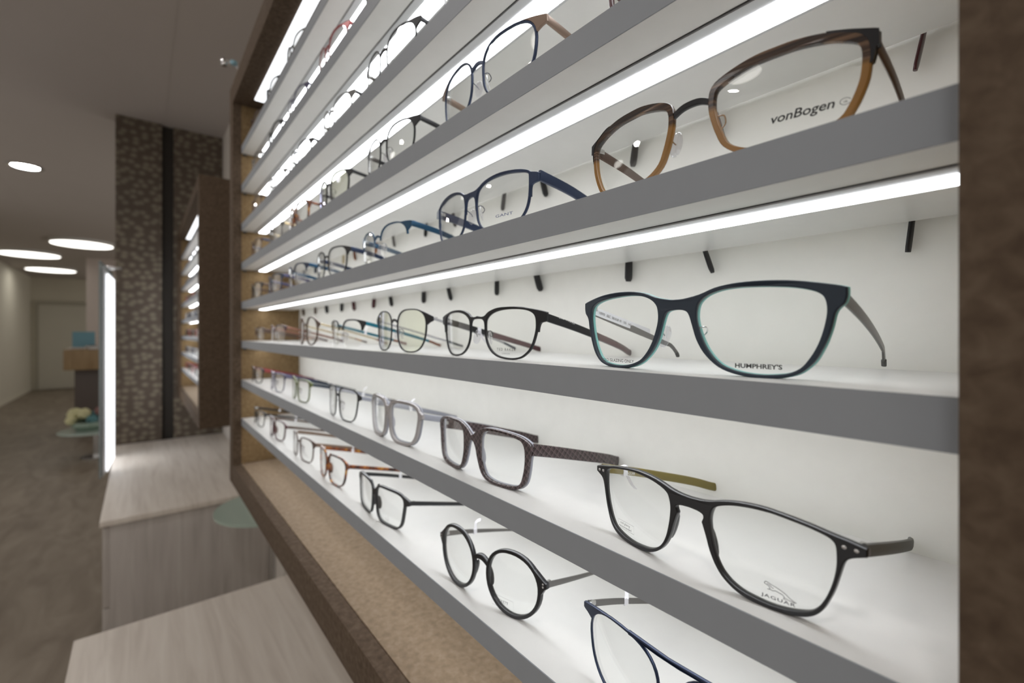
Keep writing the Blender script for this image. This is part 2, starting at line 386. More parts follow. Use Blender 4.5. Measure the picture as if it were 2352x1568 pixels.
def eyeglasses(X, z, Y0, label, mode='rest', kind='metal', lens=None, w=56, h=42, n=3.2, taper=.08, skew=0, dbl=20, rim=(2.0,1.6,1.6), thick=2.4,
               front='matteblack', back=None, bridge='bar', brow=None, outer=None, W=76, temple='matteblack', tip=None, hz=None, tsize=(2.2,5.5,4.0),
               yaw=0.0, tagged=None, pads=True, glass=None, half=False, group=None, print_=None, hook=None, dx_in=0, rivets=None, parts=True, bridge_z=.72, tagdir=1, end_mat=None, templabel=None, endh=6, tip_from=.62, browh=3.5, tpower=2.8):
    root = empty('eyeglasses', (X, Y0, z), yaw)
    tag(root, label, 'eyeglasses', group)
    fm = matof(front)
    if lens is None:
        L0 = lens_shape(w, h, n, taper, skew)
        zb = h/2 + (rim[2] if not half else .3)
        lens = [(x+dbl/2+w/2, zz+zb) for x, zz in L0]
    else: lens = catmull(lens, 3)
    lens = ccw(lens)
    top = max(p[1] for p in lens); bot = min(p[1] for p in lens); H = top
    if hz is None: hz = top*.82
    nas = min(lens, key=lambda p: p[0])[0]; tem = max(lens, key=lambda p: p[0])[0]
    # ---- front
    bm = bmesh.new(); extra_bridge = None
    y0, y1 = 0.0, thick
    if outer is not None:
        o_ = catmull(outer, 3, closed=False)
        full = [(max(x, 0), zz) for x, zz in o_] + [(-max(x, 0), zz) for x, zz in o_[::-1]][1:-1]
        full = ccw(full)
        flat_piece(bm, full, [lens, mir(lens)], y0, y1, .0006)
    else:
        ring = offset(lens, *rim)
        if half:
            # only the upper part of the rim, following the lens
            zc = top - (top-bot)*half
            for P_, Q_ in ((lens, ring), (mir(lens), mir(ring))):
                idx = [i for i in range(len(P_)) if P_[i][1] > zc]
                # rotate so run is contiguous
                n_ = len(P_); st = [i for i in idx if (i-1) % n_ not in idx][0]
                run = [(st+k) % n_ for k in range(len(idx))]
                flat_piece(bm, ccw([P_[i] for i in run]+[Q_[i] for i in run[::-1]]), [], y0, y1, .0003)
        else:
            flat_piece(bm, ring, [lens], y0, y1, .0005); flat_piece(bm, mir(ring), [mir(lens)], y0, y1, .0005)
        # end pieces: flare from the rim's upper outer corner to the hinge block
        zt = hz; mid = offset(lens, rim[0]*.5, rim[1]*.5, rim[2]*.5); cxl = (nas+tem)/2; nn = len(mid)
        tp_ = [i for i in range(nn) if mid[i][0] > cxl+(tem-cxl)*.45 and mid[i][1] > zt-endh*1.7]
        if brow is None or not isinstance(brow, tuple):
            st = [i for i in tp_ if (i-1) % nn not in tp_][0]
            run = [(st+k) % nn for k in range(len(tp_))]      # ccw: from side up to the top
            A_, B_ = ring[run[-1]], ring[run[0]]
            zu, zl = zt+endh*.5, zt-endh*.5
            up = catmull([A_, ((A_[0]*.45+(W-3)*.55), max(A_[1]*.5+zu*.5, zu+.4)+.4), (W-1.5, zu+.2), (W+.4, zu-.6)], 4, False)
            dn = catmull([(W+.6, zl+.6), (W-.8, zl-.1), (max(tem+1.6, W*.5+B_[0]*.5), (zl*.65+B_[1]*.35)), B_], 4, False)
            poly = up + dn + [(ring if end_mat else mid)[i] for i in run]
            for s in (1, -1):
                eb = bmesh.new() if end_mat else bm
                flat_piece(eb, ccw([(s*x, q) for x, q in poly]), [], y0-.05, y1+.05, .0004)
                if end_mat:
                    o = mesh_obj('end_piece', eb, matof(end_mat), root, angle=35); o['label'] = 'metal end piece of a different colour'
        bz = bot + (top-bot)*bridge_z
        def xn(zq):   # nasal edge of ring at height zq
            c = [p[0] for p in ring if abs(p[1]-zq) < 2.5 and p[0] < (nas+tem)/2]
            return min(c) if c else nas-1
        if kind == 'acetate' and bridge == 'bar':
            zt_ = top-(top-bot)*.10; zlo = bot+(top-bot)*.40
            rt_ = [p for p in ring if p[0] < cxl and p[1] > zt_]; a0 = min(rt_, key=lambda p: p[0]); a1 = max(rt_, key=lambda p: p[1]) if rt_ else a0
            def rm(zq):
                c = [p for p in mid if abs(p[1]-zq) < 2.5 and p[0] < cxl]
                return min(c, key=lambda p: p[0]) if c else (nas, zq)
            dip = top-(top-bot)*.16+rim[0]*.3
            upc = catmull([(0, dip), (a0[0]*.55, dip+.5), (a0[0]+1.0, a0[1]+.2), (a0[0]+5, top+rim[0]*.75)], 4, False)
            inn = [rm(zq) for zq in (top-(top-bot)*.12, top-(top-bot)*.25, bot+(top-bot)*.6, bot+(top-bot)*.5, zlo)]
            lo_ = catmull([(rm(zlo)[0]-rim[1]*.5, zlo), (xn_(ring, zlo+6, cxl)-.8, zlo+7), (xn_(ring, zlo+11, cxl)-2.2, zlo+11.5), (1.6, zlo+13.5), (0, zlo+13.8)], 4, False)
            half_ = upc + inn + lo_
            for s in (1, -1):
                flat_piece(bm, ccw([(s*x, q) for x, q in half_]), [], y0+.03, y1-.03, .0004)
        elif bridge in ('bar', 'double', 'saddle') and not isinstance(brow, tuple):
            bw = 3.0 if kind == 'metal' else 5.0
            if bridge == 'saddle': bw = 4.4
            a = [( -xn(bz)-.8, bz-bw*.5), (-xn(bz)*.5, bz+bw*.15), (0, bz+bw*.35), (xn(bz)*.5, bz+bw*.15), (xn(bz)+.8, bz-bw*.5)]
            b = [(x, q+bw) for x, q in a[::-1]]
            a = catmull(a, 4, False); b = catmull(b, 4, False)
            flat_piece(bm, ccw(a+b), [], y0-.1, y1+.1, .0004)
        if bridge == 'metalbar':
            a = catmull([(-xn(bz)-1.5, bz+1.5), (-xn(bz)*.45, bz+4.6), (xn(bz)*.45, bz+4.6), (xn(bz)+1.5, bz+1.5)], 5, False)
            extra_bridge = ccw(a+[(x, q-3.4) for x, q in a[::-1]])
        if bridge == 'double':
            bt = top-.2
            flat_piece(bm, ccw([(-nas-22, bt-.4), (-nas, bt-.8), (nas, bt-.8), (nas+22, bt-.4), (nas+22, bt+1.8), (0, bt+1.4), (-nas-22, bt+1.8)]), [], y0-.1, y1+.1, .0004)
        if isinstance(brow, tuple):
            bo, bu, zc = brow
            li = [i for i in range(len(lens)) if lens[i][1] > zc]
            nn = len(lens); st = [i for i in li if (i-1) % nn not in li][0]
            run = [(st+k) % nn for k in range(len(li))]        # temple side -> top -> nose side
            mid2 = offset(lens, .35, .35, .35)
            for s in (1, -1):
                poly = catmull(bo, 4, False) + [mid2[i] for i in run] + catmull(bu, 4, False)
                flat_piece(bm, ccw([(s*x, q) for x, q in poly]), [], y0-.35, y1+.4, .0004)
        elif brow is not None:
            # thick bar over the upper rim, from bridge to end piece
            li = [i for i in range(len(lens)) if lens[i][1] > bot+(top-bot)*.62]
            nn = len(lens); st = [i for i in li if (i-1) % nn not in li][0]
            run = [(st+k) % nn for k in range(len(li))]
            big = offset(lens, browh, browh*.8, browh)
            for s in (1, -1):
                poly = [(s*(lens[i][0]+(ring[i][0]-lens[i][0])*.3), lens[i][1]+(ring[i][1]-lens[i][1])*.3) for i in run]+[(s*big[i][0], big[i][1]) for i in run[::-1]]
                flat_piece(bm, ccw(poly), [], y0-.35, y1+.4, .0004)
    fr = mesh_obj('frame_front', bm, fm, root, angle=35)
    if extra_bridge:
        bm = bmesh.new(); flat_piece(bm, extra_bridge, [], y0+.6, y1-.6, .0004)
        o = mesh_obj('bridge', bm, matof('matteblack'), root, angle=35); o['label'] = 'dark metal bridge'
    if back:
        bm = bmesh.new()
        if outer is not None:
            lb = [(cx_ + (x-cx_)*.993, cz_ + (q-cz_)*.99) for x, q in lens for cx_, cz_ in [((nas+tem)/2, (top+bot)/2)]]
            fo = [(x*1.002, q-.3 if q < 20 else q+.1) for x, q in full]
            flat_piece(bm, fo, [lb, mir(lb)], y1+.05, y1+2.4, .0005)
        else:
            lb = offset(lens, -.8, -.8, -.8)
            ro = offset(lens, rim[0]+.3, rim[1]+.3, rim[2]+.3)
            flat_piece(bm, ro, [lb], y1+.05, y1+2.2, .0005); flat_piece(bm, mir(ro), [mir(lb)], y1+.05, y1+2.2, .0005)
        o = mesh_obj('frame_back_layer', bm, matof(back), root, angle=35); o['label'] = 'paler inner layer of the frame'
    # ---- lenses
    gm = glass or M_lens
    lobj = {}
    for s in (1, -1):
        bm = bmesh.new(); lens_slab(bm, lens if s == 1 else mir(lens), yb=thick*.3)
        lobj[s] = mesh_obj('lens', bm, gm, root, angle=60)
    if print_: print_(lobj, thick*.3, root)
    # ---- nose pads
    npx = None
    if pads:
        zz = bot+(top-bot)*.42
        for s in (1, -1):
            xr = min(p[0] for p in lens if abs(p[1]-zz) < 4)
            bm = bmesh.new()
            r = bmesh.ops.create_uvsphere(bm, u_segments=14, v_segments=8, radius=1)
            for v in r['verts']:
                v.co = Matrix.Rotation(s*R(35), 4, 'Z') @ Vector((v.co.x*.0011, v.co.y*.0036, v.co.z*.0068))
                v.co += Vector((s*(xr-2.4)/1000, .0075, zz/1000))
                v.co.x += s*(-(v.co.z-zz/1000))*.25
            pd = mesh_obj('nose_pad', bm, M_pad, root)
            bm = bmesh.new()
            sweep(bm, catmull([(s*(xr-.6)/1000, .0022, (zz+5)/1000), (s*(xr+1.4)/1000, .005, (zz+5.5)/1000), (s*(xr+.6)/1000, .0085, (zz+3)/1000), (s*(xr-1.6)/1000, .0082, (zz+.5)/1000)], 4, False), (.0008,.0008), seg=6, power=2)
            mesh_obj('pad_arm', bm, M_steel if kind != 'metal' else fm, pd)
    elif outer is None or kind == 'acetate':
        zz = bot+(top-bot)*.45
        for s in (1, -1):
            xr = min(p[0] for p in lens if abs(p[1]-zz) < 4)
            bm = bmesh.new(); r = bmesh.ops.create_uvsphere(bm, u_segments=12, v_segments=8, radius=1)
            for v in r['verts']:
                v.co = Vector((v.co.x*.0012+s*(xr-.9)/1000, v.co.y*.0030+.0050, v.co.z*.0080+zz/1000))
                v.co.x -= s*(v.co.z-zz/1000)*.28
            mesh_obj('nose_rest', bm, matof(back) if back else fm, root)
    # ---- temples
    ye = bend(W/1000)+.001+thick/2000
    tm = matof(temple); tipm = matof(tip) if tip else None
    for s in (-1, 1):
        dxi = dx_in + ((random.uniform(2, 9) if s < 0 else random.uniform(-5, 4)) if mode != 'rest' else 0)
        pth = temple_path(mode, W-1.2, hz, dxi, hook, s, ye)
        pp = catmull(pth, 5, False); m = len(pp)
        sz = []
        for i in range(m):
            t = i/(m-1); th_, ha, hb = tsize
            hh = ha + (hb-ha)*min(1, t*1.6)
            if mode != 'rest' and t > .8: hh = hb+2.8*math.sin((t-.8)/.2*math.pi*.75)
            if i == m-1: hh *= .55
            sz.append((th_/1000, hh/1000))
        P3 = [(x/1000, y/1000, q/1000) for x, y, q in pp]
        cut = int(m*tip_from) if tipm else m
        bm = bmesh.new(); sweep(bm, P3[:cut+1] if tipm else P3, sz[:cut+1] if tipm else sz, power=tpower)
        # hinge knuckle merges with the temple root
        tp = mesh_obj('temple', bm, tm, root, angle=40)
        if templabel: tp['label'] = templabel
        if tipm:
            bm = bmesh.new(); sweep(bm, P3[cut:], [(a+.0012, b*1.08) for a, b in sz[cut:]], power=2.4)
            mesh_obj('temple_tip', bm, tipm, tp)
        bm = bmesh.new(); box(bm, min(s*(W-4)/1000, s*(W-2)/1000), max(s*(W-4)/1000, s*(W-2)/1000), ye-.0015, ye+.006, (hz-1.6)/1000, (hz+1.6)/1000, bev=.0003)
        mesh_obj('hinge', bm, M_steel, tp)
        if s == -1 and tagged:
            k = int(m*tagged); c = Vector(P3[k]); a, b = sz[k]
            bm = bmesh.new()
            box(bm, c.x-a/2-.0004, c.x+a/2+.0004, c.y-.0022, c.y+.0022, c.z-b/2-.0004, c.z+b/2+.0004)
            lo = [Vector((c.x+.0012, c.y, c.z+b/2)), Vector((c.x+.0004, c.y+.001, c.z+b/2+.003)), Vector((c.x-.0006, c.y+.002, c.z+b/2+.006)), Vector((c.x+.001, c.y+.004, c.z+b/2+.0085)), Vector((c.x+.004, c.y+.005, c.z+b/2+.0095))]
            if tagdir < 0: lo = [Vector((c.x+.0022, v.y, c.z-(v.z-c.z))) + Vector((.35*(v.z-c.z), 0, 0)) for v in lo]
            sweep(bm, [tuple(v) for v in catmull([tuple(v) for v in lo], 3, False)], (.0036,.0003), seg=8)
            g = mesh_obj('price_tag', bm, M_tagw, tp); g['label'] = 'small white paper price loop on the temple'
    if rivets:
        for s in (1, -1):
            for (rx, rz_) in rivets:
                bm = bmesh.new(); r = bmesh.ops.create_uvsphere(bm, u_segments=10, v_segments=6, radius=1)
                for v in r['verts']: v.co = Vector((v.co.x*.0011+s*rx/1000, v.co.y*.0003+bend(rx/1000), v.co.z*.0009+rz_/1000))
                mesh_obj('rivet', bm, M_steel, root)
    return root
def xn_(ring, zq, cx):
    c = [p[0] for p in ring if abs(p[1]-zq) < 3 and p[0] < cx]
    return min(c) if c else 8
def _clip_out(e, lens, s):
    """push end piece points out of the lens opening"""
    cx = sum(p[0] for p in lens)/len(lens); cz = sum(p[1] for p in lens)/len(lens)
    out = []
    for x, z in e:
        X = s*x
        # distance ratio test against the contour along the ray from the centre
        ang = math.atan2(z-cz, X-cx)
        best = min(lens, key=lambda p: abs(math.remainder(math.atan2(p[1]-cz, p[0]-cx)-ang, 2*math.pi)))
        rl = math.hypot(best[0]-cx, best[1]-cz); rp = math.hypot(X-cx, z-cz)
        if rp < rl+.4:
            f = (rl+.4)/max(rp, 1e-6); X, z = cx+(X-cx)*f, cz+(z-cz)*f
        out.append((s*X, z))
    return out
#@@GEOM
# ------------------------------------------------------------------ room shell
WALLY = 0.47; CEIL = 1.424; FLOOR = -1.46
def struct(name, mat, *d, bev=0):
    o = bx(name, mat, None, *d, bev=bev); o['kind'] = 'structure'; return o
struct('floor', M_floor, -17, 2.6, -2.4, 1.9, FLOOR-.05, FLOOR)
struct('ceiling', M_ceil, -17, 2.6, -2.4, 1.9, CEIL, CEIL+.05)
struct('wall_right', M_wall, -4.1, 2.6, WALLY, WALLY+.12, FLOOR, CEIL)
struct('wall_left', M_cream, -17, -7.5, -2.27, -2.15, FLOOR, CEIL)
struct('wall_far', M_cream, -16.8, -16.65, -2.15, 1.9, FLOOR, CEIL)
struct('wall_corridor', solid('pinkish_wall_paint', (.60,.53,.49), .8, noise=.02, nscale=2), -11.9, -11.75, -.79, 1.9, FLOOR, CEIL)
# ceiling board joints
for i, yy in enumerate((-1.0, .12)):
    struct('trim_%d' % (i+1), M_ceil, -12.0, 2.5, yy-.006, yy+.006, CEIL-.0015, CEIL+.001)
# door in the far wall with its frame
d = bx('door_1', M_door, None, -16.65, -16.60, -2.0, -.75, FLOOR+.02, FLOOR+2.18); d['kind'] = 'structure'
bx('door_frame', solid('door_frame_paint', (.40,.38,.31), .6), d, -16.65, -16.57, -2.05, -.70, FLOOR+2.18, FLOOR+2.26)
for yy in (-2.05, -.75):
    bx('door_frame', solid('door_frame_paint', (.40,.38,.31), .6), d, -16.65, -16.58, yy, yy+.05, FLOOR, FLOOR+2.18)
bm = bmesh.new(); sweep(bm, [(-16.56,-.95,FLOOR+1.05), (-16.54,-.95,FLOOR+1.05), (-16.53,-1.0,FLOOR+1.05), (-16.53,-1.08,FLOOR+1.05)], (.02,.02)); mesh_obj('door_handle', bm, M_steel, d)
struct('baseboard_left', M_cream, -16.6, -7.5, -2.15, -2.135, FLOOR, FLOOR+.07)

# patterned pillar
def pebble():
    m, N, L, P = nt('pebble_wallpaper')
    tc = N.new('ShaderNodeTexCoord')
    mp = N.new('ShaderNodeMapping'); mp.inputs['Scale'].default_value = (1, 1, 1.25); L.new(tc.outputs['Object'], mp.inputs['Vector'])
    sp = N.new('ShaderNodeSeparateXYZ'); cb = N.new('ShaderNodeCombineXYZ'); L.new(mp.outputs[0], sp.inputs[0])
    L.new(sp.outputs['Y'], cb.inputs['X']); L.new(sp.outputs['Z'], cb.inputs['Y'])
    v = N.new('ShaderNodeTexVoronoi'); v.voronoi_dimensions = '2D'; v.inputs['Scale'].default_value = 20; v.inputs['Randomness'].default_value = .75; L.new(cb.outputs[0], v.inputs['Vector'])
    cr = N.new('ShaderNodeValToRGB'); e = cr.color_ramp.elements
    e[0].position, e[0].color = .14, (.205,.175,.128,1); e[1].position, e[1].color = .48, (.092,.069,.050,1)
    L.new(v.outputs['Distance'], cr.inputs['Fac'])
    n = N.new('ShaderNodeTexNoise'); n.inputs['Scale'].default_value = 4; L.new(tc.outputs['Object'], n.inputs['Vector'])
    mr = N.new('ShaderNodeMapRange'); mr.inputs['To Min'].default_value = .7; mr.inputs['To Max'].default_value = 1.25; L.new(n.outputs['Fac'], mr.inputs['Value'])
    mx = N.new('ShaderNodeVectorMath'); mx.operation = 'SCALE'; L.new(cr.outputs[0], mx.inputs[0]); L.new(mr.outputs[0], mx.inputs['Scale'])
    L.new(mx.outputs[0], P.inputs['Base Color']); P.inputs['Roughness'].default_value = .6
    return m
PEB = pebble()
pil = empty('pillar', (-3.98, .15, FLOOR)); tag(pil, 'tall pillar covered in brown pebble pattern wallpaper behind the far display case', 'pillar')
def ploc(o): o.location = (3.98, -.15, -FLOOR); return o
ploc(bx('wide_panel', PEB, pil, -4.07, -3.92, -.125, .115, FLOOR, CEIL-.001))
ploc(bx('recess', solid('dark_slot', (.03,.025,.02), .7), pil, -4.07, -3.955, 1.1255-1.01, .1795, FLOOR, CEIL-.001))
ploc(bx('narrow_panel', PEB, pil, -4.07, -3.925, .18, .468, FLOOR, CEIL-.001))

# ------------------------------------------------------------------ display case builder
TOPS = [-.2400, -.1315, -.0225, .0867, .1965, .3055, .4140, .5230]
ROWN = ['lowest', 'second lowest', 'third lowest', 'middle', 'fourth highest', 'third highest', 'second highest', 'topmost']
YF, YB, YW = .220, .358, .372
def display_case(x0, x1, label):
    """outer frame between x0 < x1 (inner faces)"""
    T = .053; y0 = .199
    c = empty('display_case', ((x0+x1)/2, .33, -.43)); tag(c, label, 'display case')
    def P(name, mat, *d, bev=.0008):
        o = bx(name, mat, c, *d, bev=bev); o.location = (-(x0+x1)/2, -.33, .43); return o
    P('side_panel', M_mdf, x0-T, x0, y0, YW+.06, -.422, .693)
    P('side_panel', M_mdf, x1, x1+T, y0, YW+.06, -.422, .693)
    P('bottom_panel', M_mdf, x0, x1, y0, YW+.0, -.422, -.369)
    P('top_panel', M_mdf, x0, x1, y0, YW+.0, .640, .693)
    P('lit_base_skin', M_lit_base, x0+.0022, x1-.0022, YF, YW-.001, -.3689, -.3675, bev=0)  # added skin over the bottom panel, its paler colour stands for strip light
    P('lit_side_skin', M_lit_side, x0-.001, x0+.0004, YF, YW-.001, -.3674, .6385, bev=0)  # added skins over both side panels, strip light painted in as paler board
    P('lit_side_skin', M_lit_side, x1-.0004, x1+.001, YF, YW-.001, -.3674, .6385, bev=0)
    P('back_panel', M_back, x0, x1, YW, YW+.02, -.422, .693, bev=0)
    P('light_strip', M_led_top, x0+.06, x1-.01, .243, .266, .6370, .6400, bev=0)
    return c
case1 = display_case(-1.470, -.022, 'open brown fibreboard display case filled with rows of eyeglasses, largest thing in view')
case2 = display_case(-3.86, -2.455, 'brown display case on the wall just in front of the pebble patterned pillar')
def shelf(x0, x1, zt, label, group):
    s = empty('display_shelf', ((x0+x1)/2, YF, zt)); tag(s, label, 'shelf', group)
    T = .0198; a, b = x0+.0006, x1-.0006
    def P(name, mat, *d, bev=0):
        o = bx(name, mat, s, *d, bev=bev); o.location = (-(x0+x1)/2, -YF, -zt); return o
    P('board', M_white, a, b, YF+.0009, YB, zt-T, zt)
    P('front_edge', M_grey, a, b, YF, YF+.0008, zt-T, zt)
    P('groove', M_dark, a, b, .2500, .2508, zt-T-.0004, zt-T+.001)
    P('light_channel', M_alu, a, b, .2512, .2836, zt-T-.0012, zt-T+.001)
    o = P('light_strip', M_led, a+.012, b-.004, .2615, .2800, zt-T-.0019, zt-T-.0011)
    P('shelf_clip', M_dark, a-.0003, a+.0030, YF+.004, YF+.012, zt-T-.006, zt-T-.0005)
    return s
for z_, rn in zip(TOPS, ROWN):
    shelf(-1.470, -.022, z_, 'long white shelf with grey front edge, %s shelf of the near display case' % rn, 'shelves of the near case')
for z_, rn in zip(TOPS, ROWN):
    shelf(-3.86, -2.455, z_, 'blurred %s shelf of the far display case by the pillar' % rn, 'shelves of the far case')

# ------------------------------------------------------------------ eyeglasses
def shade_z(pl, k=1.0, z0=0.0867):
    return [(x*k, (z+z0*1000)*k-z0*1000) for x, z in pl]
def ground(lens, outer=None, zb=0.0):
    zmin = min(p[1] for p in (outer or lens)); zt = max(p[1] for p in (outer or lens))
    f = lambda pl: [(x, zb+(z-zmin)*(zt-zb)/(zt-zmin)) for x, z in pl]
    return f(lens), (f(outer) if outer else None)
H_out = [(0,41.4),(4.4,41.6),(13.4,43.4),(21.8,46.5),(30.7,48.1),(39.8,48.6),(49.3,48.4),(58.9,47.5),(67.8,45.9),(74.9,44.3),(77.5,43.4),(77.9,42.8),(77.9,39.3),(77.3,36.7),(76.6,35.4),(74.6,33.3),(73.4,30.6),(72.5,25.8),(71.1,20.4),(68.9,14.6),(66.4,9.5),(63.4,5.8),(59.6,2.8),(54.1,.9),(47.6,0),(39.8,0),(32.5,1.1),(25.8,3.3),(20.8,6.6),(15.6,12.1),(11.8,19.0),(9.5,26.4),(7.8,31.8),(6.1,34.3),(3.2,35.3),(0,35.5)]
H_in = [(12.3,36.5),(13.9,39.6),(17.7,42.6),(23.8,44.8),(31.6,45.8),(40.7,45.8),(50.1,45.2),(58.1,44.2),(64.9,42.4),(68.6,40.2),(70.1,37.4),(70.6,32.9),(70,27.6),(68.6,21.3),(66.4,15),(63.4,9.4),(60.4,5.6),(55.7,3),(49.3,1.9),(42.5,1.6),(35.3,2.3),(28.7,4.1),(23.8,6.7),(19.2,11.7),(15.6,17.9),(12.9,25.3),(11.8,31.2)]
J_out = [(0, 42.1), (6.6, 42.5), (12.4, 43.6), (15.2, 44.5), (21.5, 46.2), (28.3, 47.2), (36.3, 47.5), (43.8, 46.8), (50.9, 45.7), (57.6, 44.4), (63.9, 42.8), (70.0, 41.5), (74.7, 40.2), (76.3, 39.7), (76.5, 38.5), (76.4, 36.3), (75.2, 35.7), (71.2, 34.1), (69.1, 32.1), (67.9, 28.6), (66.7, 23.6), (65.2, 17.6), (63.3, 12.3), (61.4, 8.0), (58.9, 4.6), (55.6, 2.2), (51.6, 0.7), (46.7, -0.2), (40.1, -0.6), (33.2, -0.2), (27.5, 0.8), (22.4, 3.1), (17.9, 6.6), (14.3, 11.5), (11.5, 17.8), (9.5, 24.5), (7.8, 29.5), (7.3, 31.2), (8.1, 33.3), (7.8, 35.1), (5.1, 36.1), (2.0, 36.4), (0, 36.5)]
J_in = [(12.9, 38.5), (14.3, 40.7), (17.9, 42.7), (24.1, 44.5), (32.4, 45.5), (40.1, 45.6), (47.4, 44.7), (54.3, 43.5), (60.2, 42.0), (63.9, 40.4), (65.5, 38.2), (65.9, 34.1), (65.8, 28.7), (64.9, 22.9), (63.3, 16.9), (61.1, 11.4), (58.9, 7.7), (56.3, 5.1), (52.2, 3.4), (46.7, 2.1), (40.1, 1.5), (33.2, 2.0), (27.5, 3.0), (22.4, 5.3), (17.9, 9.3), (14.8, 15.3), (12.9, 22.9), (11.9, 29.9), (11.9, 34.5)]
C_out = [(0,38.2),(2.5,38.8),(10.6,44.1),(21.6,47.8),(35.5,48.3),(50.9,47.3),(62.2,45.3),(69.8,41.5),(71.9,38.5),(71.9,33.5),(70.1,29.6),(68.6,19.1),(66.3,9.5),(62.4,4.4),(56,1.3),(42.2,0),(24.6,1.1),(15,6.5),(9.3,18.1),(6.6,27.1),(3,32.5),(0,33.0)]
C_in = [(14.4,39.3),(19.9,44.1),(31.8,46),(44.7,45.6),(56.7,43.6),(62.2,41.8),(64.8,37.9),(65.6,33.1),(65.5,24.9),(64,15.6),(60.9,7.3),(54.2,3.7),(40.2,2.6),(26.8,3.4),(18.4,7.3),(13.7,19),(13.0,31.4)]
V_in = [(14.1,39.1),(17.6,41.8),(25.1,44.2),(34,45.9),(42.3,46.2),(50.1,46.2),(57.5,45.4),(64.5,43.9),(69.8,41.9),(73.1,40.1),(74.7,37.3),(75,32.6),(74.4,26.1),(72.8,20.7),(70.5,15.5),(67.2,11),(60,8),(50,6.6),(40.6,6.6),(33.1,7.2),(26,9.4),(20.4,13.4),(17.6,18.7),(15.1,25.6),(13.6,32.2)]
G_in = [(10.4,37),(12.7,41.4),(18.8,44.8),(28.8,47.1),(40.6,48),(53.8,47.2),(63.7,45.6),(70,43.5),(71,41.1),(71,34.1),(70.5,26.2),(68.9,19.4),(65.8,13.8),(61,10.1),(48,7.7),(30.2,6.8),(21.8,8),(15.8,11.4),(11.9,17.1),(10.4,25.2),(9.6,31.3)]
T_in = [(12.7,28.9),(13.8,33.8),(20.2,38.5),(29.2,41.1),(40.1,42.1),(50.9,41.9),(59.9,40.6),(65.3,38.2),(67.9,35),(68.7,30.1),(68.4,23.9),(66.3,15.9),(63.2,8.8),(58.9,4.2),(53.3,.8),(45,-.7),(36.3,-.3),(28.3,1.2),(21.2,4.8),(16,10.5),(13.2,17.2),(12.7,23.1)]
ZA = .0867

GBROW = ([(0,44.6),(7.9,44.7),(14.3,46.9),(26.1,49.7),(38.1,50.6),(50.3,50.2),(62.6,48.4),(73,46.2),(79.5,44.6),(80.2,43),(80.2,38.4),(79,37.2),(74.6,36.2),(73,33.8),(72.6,26)], [(8.4,26),(7.8,34.5),(6,38.6),(2.5,39.9),(0,40.1)], 25.5)
TBROW = ([(0,37.6),(4,36.9),(10.5,37.4),(16.7,41),(26.9,43.8),(38.8,44.4),(50.9,43.9),(64.2,42),(74.5,39.9),(78.6,38.6),(78.4,37),(78.2,32.4),(77,31.2),(73.3,30.2),(71.6,27),(70.9,23)], [(11.3,22.5),(10.8,30.8),(8,34.2),(3,34.9),(0,35)], 22.5)
def pr(jobs, mat, side=1, name='printed_logo'):
    def f(lobj, yb, root): prism_text(lobj[side], mat, jobs(yb), name)
    return f
# --- three hero pieces per zone; every front is traced at its own distance, real size
def humph_print(l, yb, root):
    prism_text(l[1], M_print, [lambda b: text_mesh(b, "HUMPHREY'S", 32.1, 4.7, 3.1, y=.2, bold=.09, sx=1.18)])
    prism_text(l[-1], M_print, [lambda b: text_mesh(b, "COLD GLAZING ONLY", -59.6, 3.7, 2.75, y=.2, sx=1.06)], 'printed_note')
hum = eyeglasses(-.1410, TOPS[2], .235, 'large matt navy plastic eyeglasses with mint green inner edge, third lowest shelf', kind='acetate',
    lens=H_in, outer=H_out, front='navy', back='mint', temple='gun', tip='temgrey', W=76.8, hz=39.5, tsize=(1.4,7.0,3.2), pads=True, thick=2.6, hook=True, print_=humph_print, tip_from=.84, tpower=5)
# barcode style price label along the left temple of the navy pair
def temple_label():
    bm = bmesh.new()
    p = [(-.0738,.252+.0015,.0390),(-.0742,.300,.0290)]
    o = None
    for t in hum.children:
        if t.name.startswith('temple') and t.data.vertices[0].co.x < 0: o = t
    return o
tl = temple_label()
def temple_strip(parent, s, W_, y0, y1, z0, z1, h, mat, text=None, tmat=None, size=2.6, off=.0012, sp=1.0, name='paper_label'):
    """thin label on a temple face; inner side of the left temple (faces +x) or outer side of the right one"""
    bm = bmesh.new(); n = 6; A = []
    for k in range(n+1):
        t = k/n; y = y0+(y1-y0)*t; z = z0+(z1-z0)*t
        A.append([bm.verts.new((W_+dx, y, z+dz)) for dx, dz in ((off,-h/2),(off,h/2),(off-.0002,h/2),(off-.0002,-h/2))])
    for a, b in zip(A, A[1:]):
        for k in range(4): bm.faces.new((a[k], b[k], b[(k+1)%4], a[(k+1)%4]))
    bm.faces.new(A[0]); bm.faces.new(A[-1][::-1])
    o = mesh_obj(name, bm, mat, parent, smooth=False)
    return o
def temple_text(parent, s, x, y0, z0, slope, text, size, mat, gap=.0016, name='printed_name', sp=1.0, bold=0):
    bm = bmesh.new()
    text_mesh(bm, text, 0, 0, size, y=0, bendit=False, spacing=sp, bold=bold)
    a = math.atan(slope)
    for v in bm.verts:
        u, w = v.co.x, v.co.z
        yy = y0+u*math.cos(a)-w*math.sin(a); zz = z0+u*math.sin(a)+w*math.cos(a)
        v.co = Vector((x+gap, yy, zz))
    return mesh_obj(name, bm, mat, parent, smooth=False)
lab = temple_strip(tl, -1, -.0755, .0165, .086, .0385, .0225, .0058, M_tagw, off=.0012)
temple_text(tl, -1, -.0755, .022, .0362, -.228, '10970   ESC  581018 10   105   142', 2.7, M_print, gap=.0014, name='printed_code')

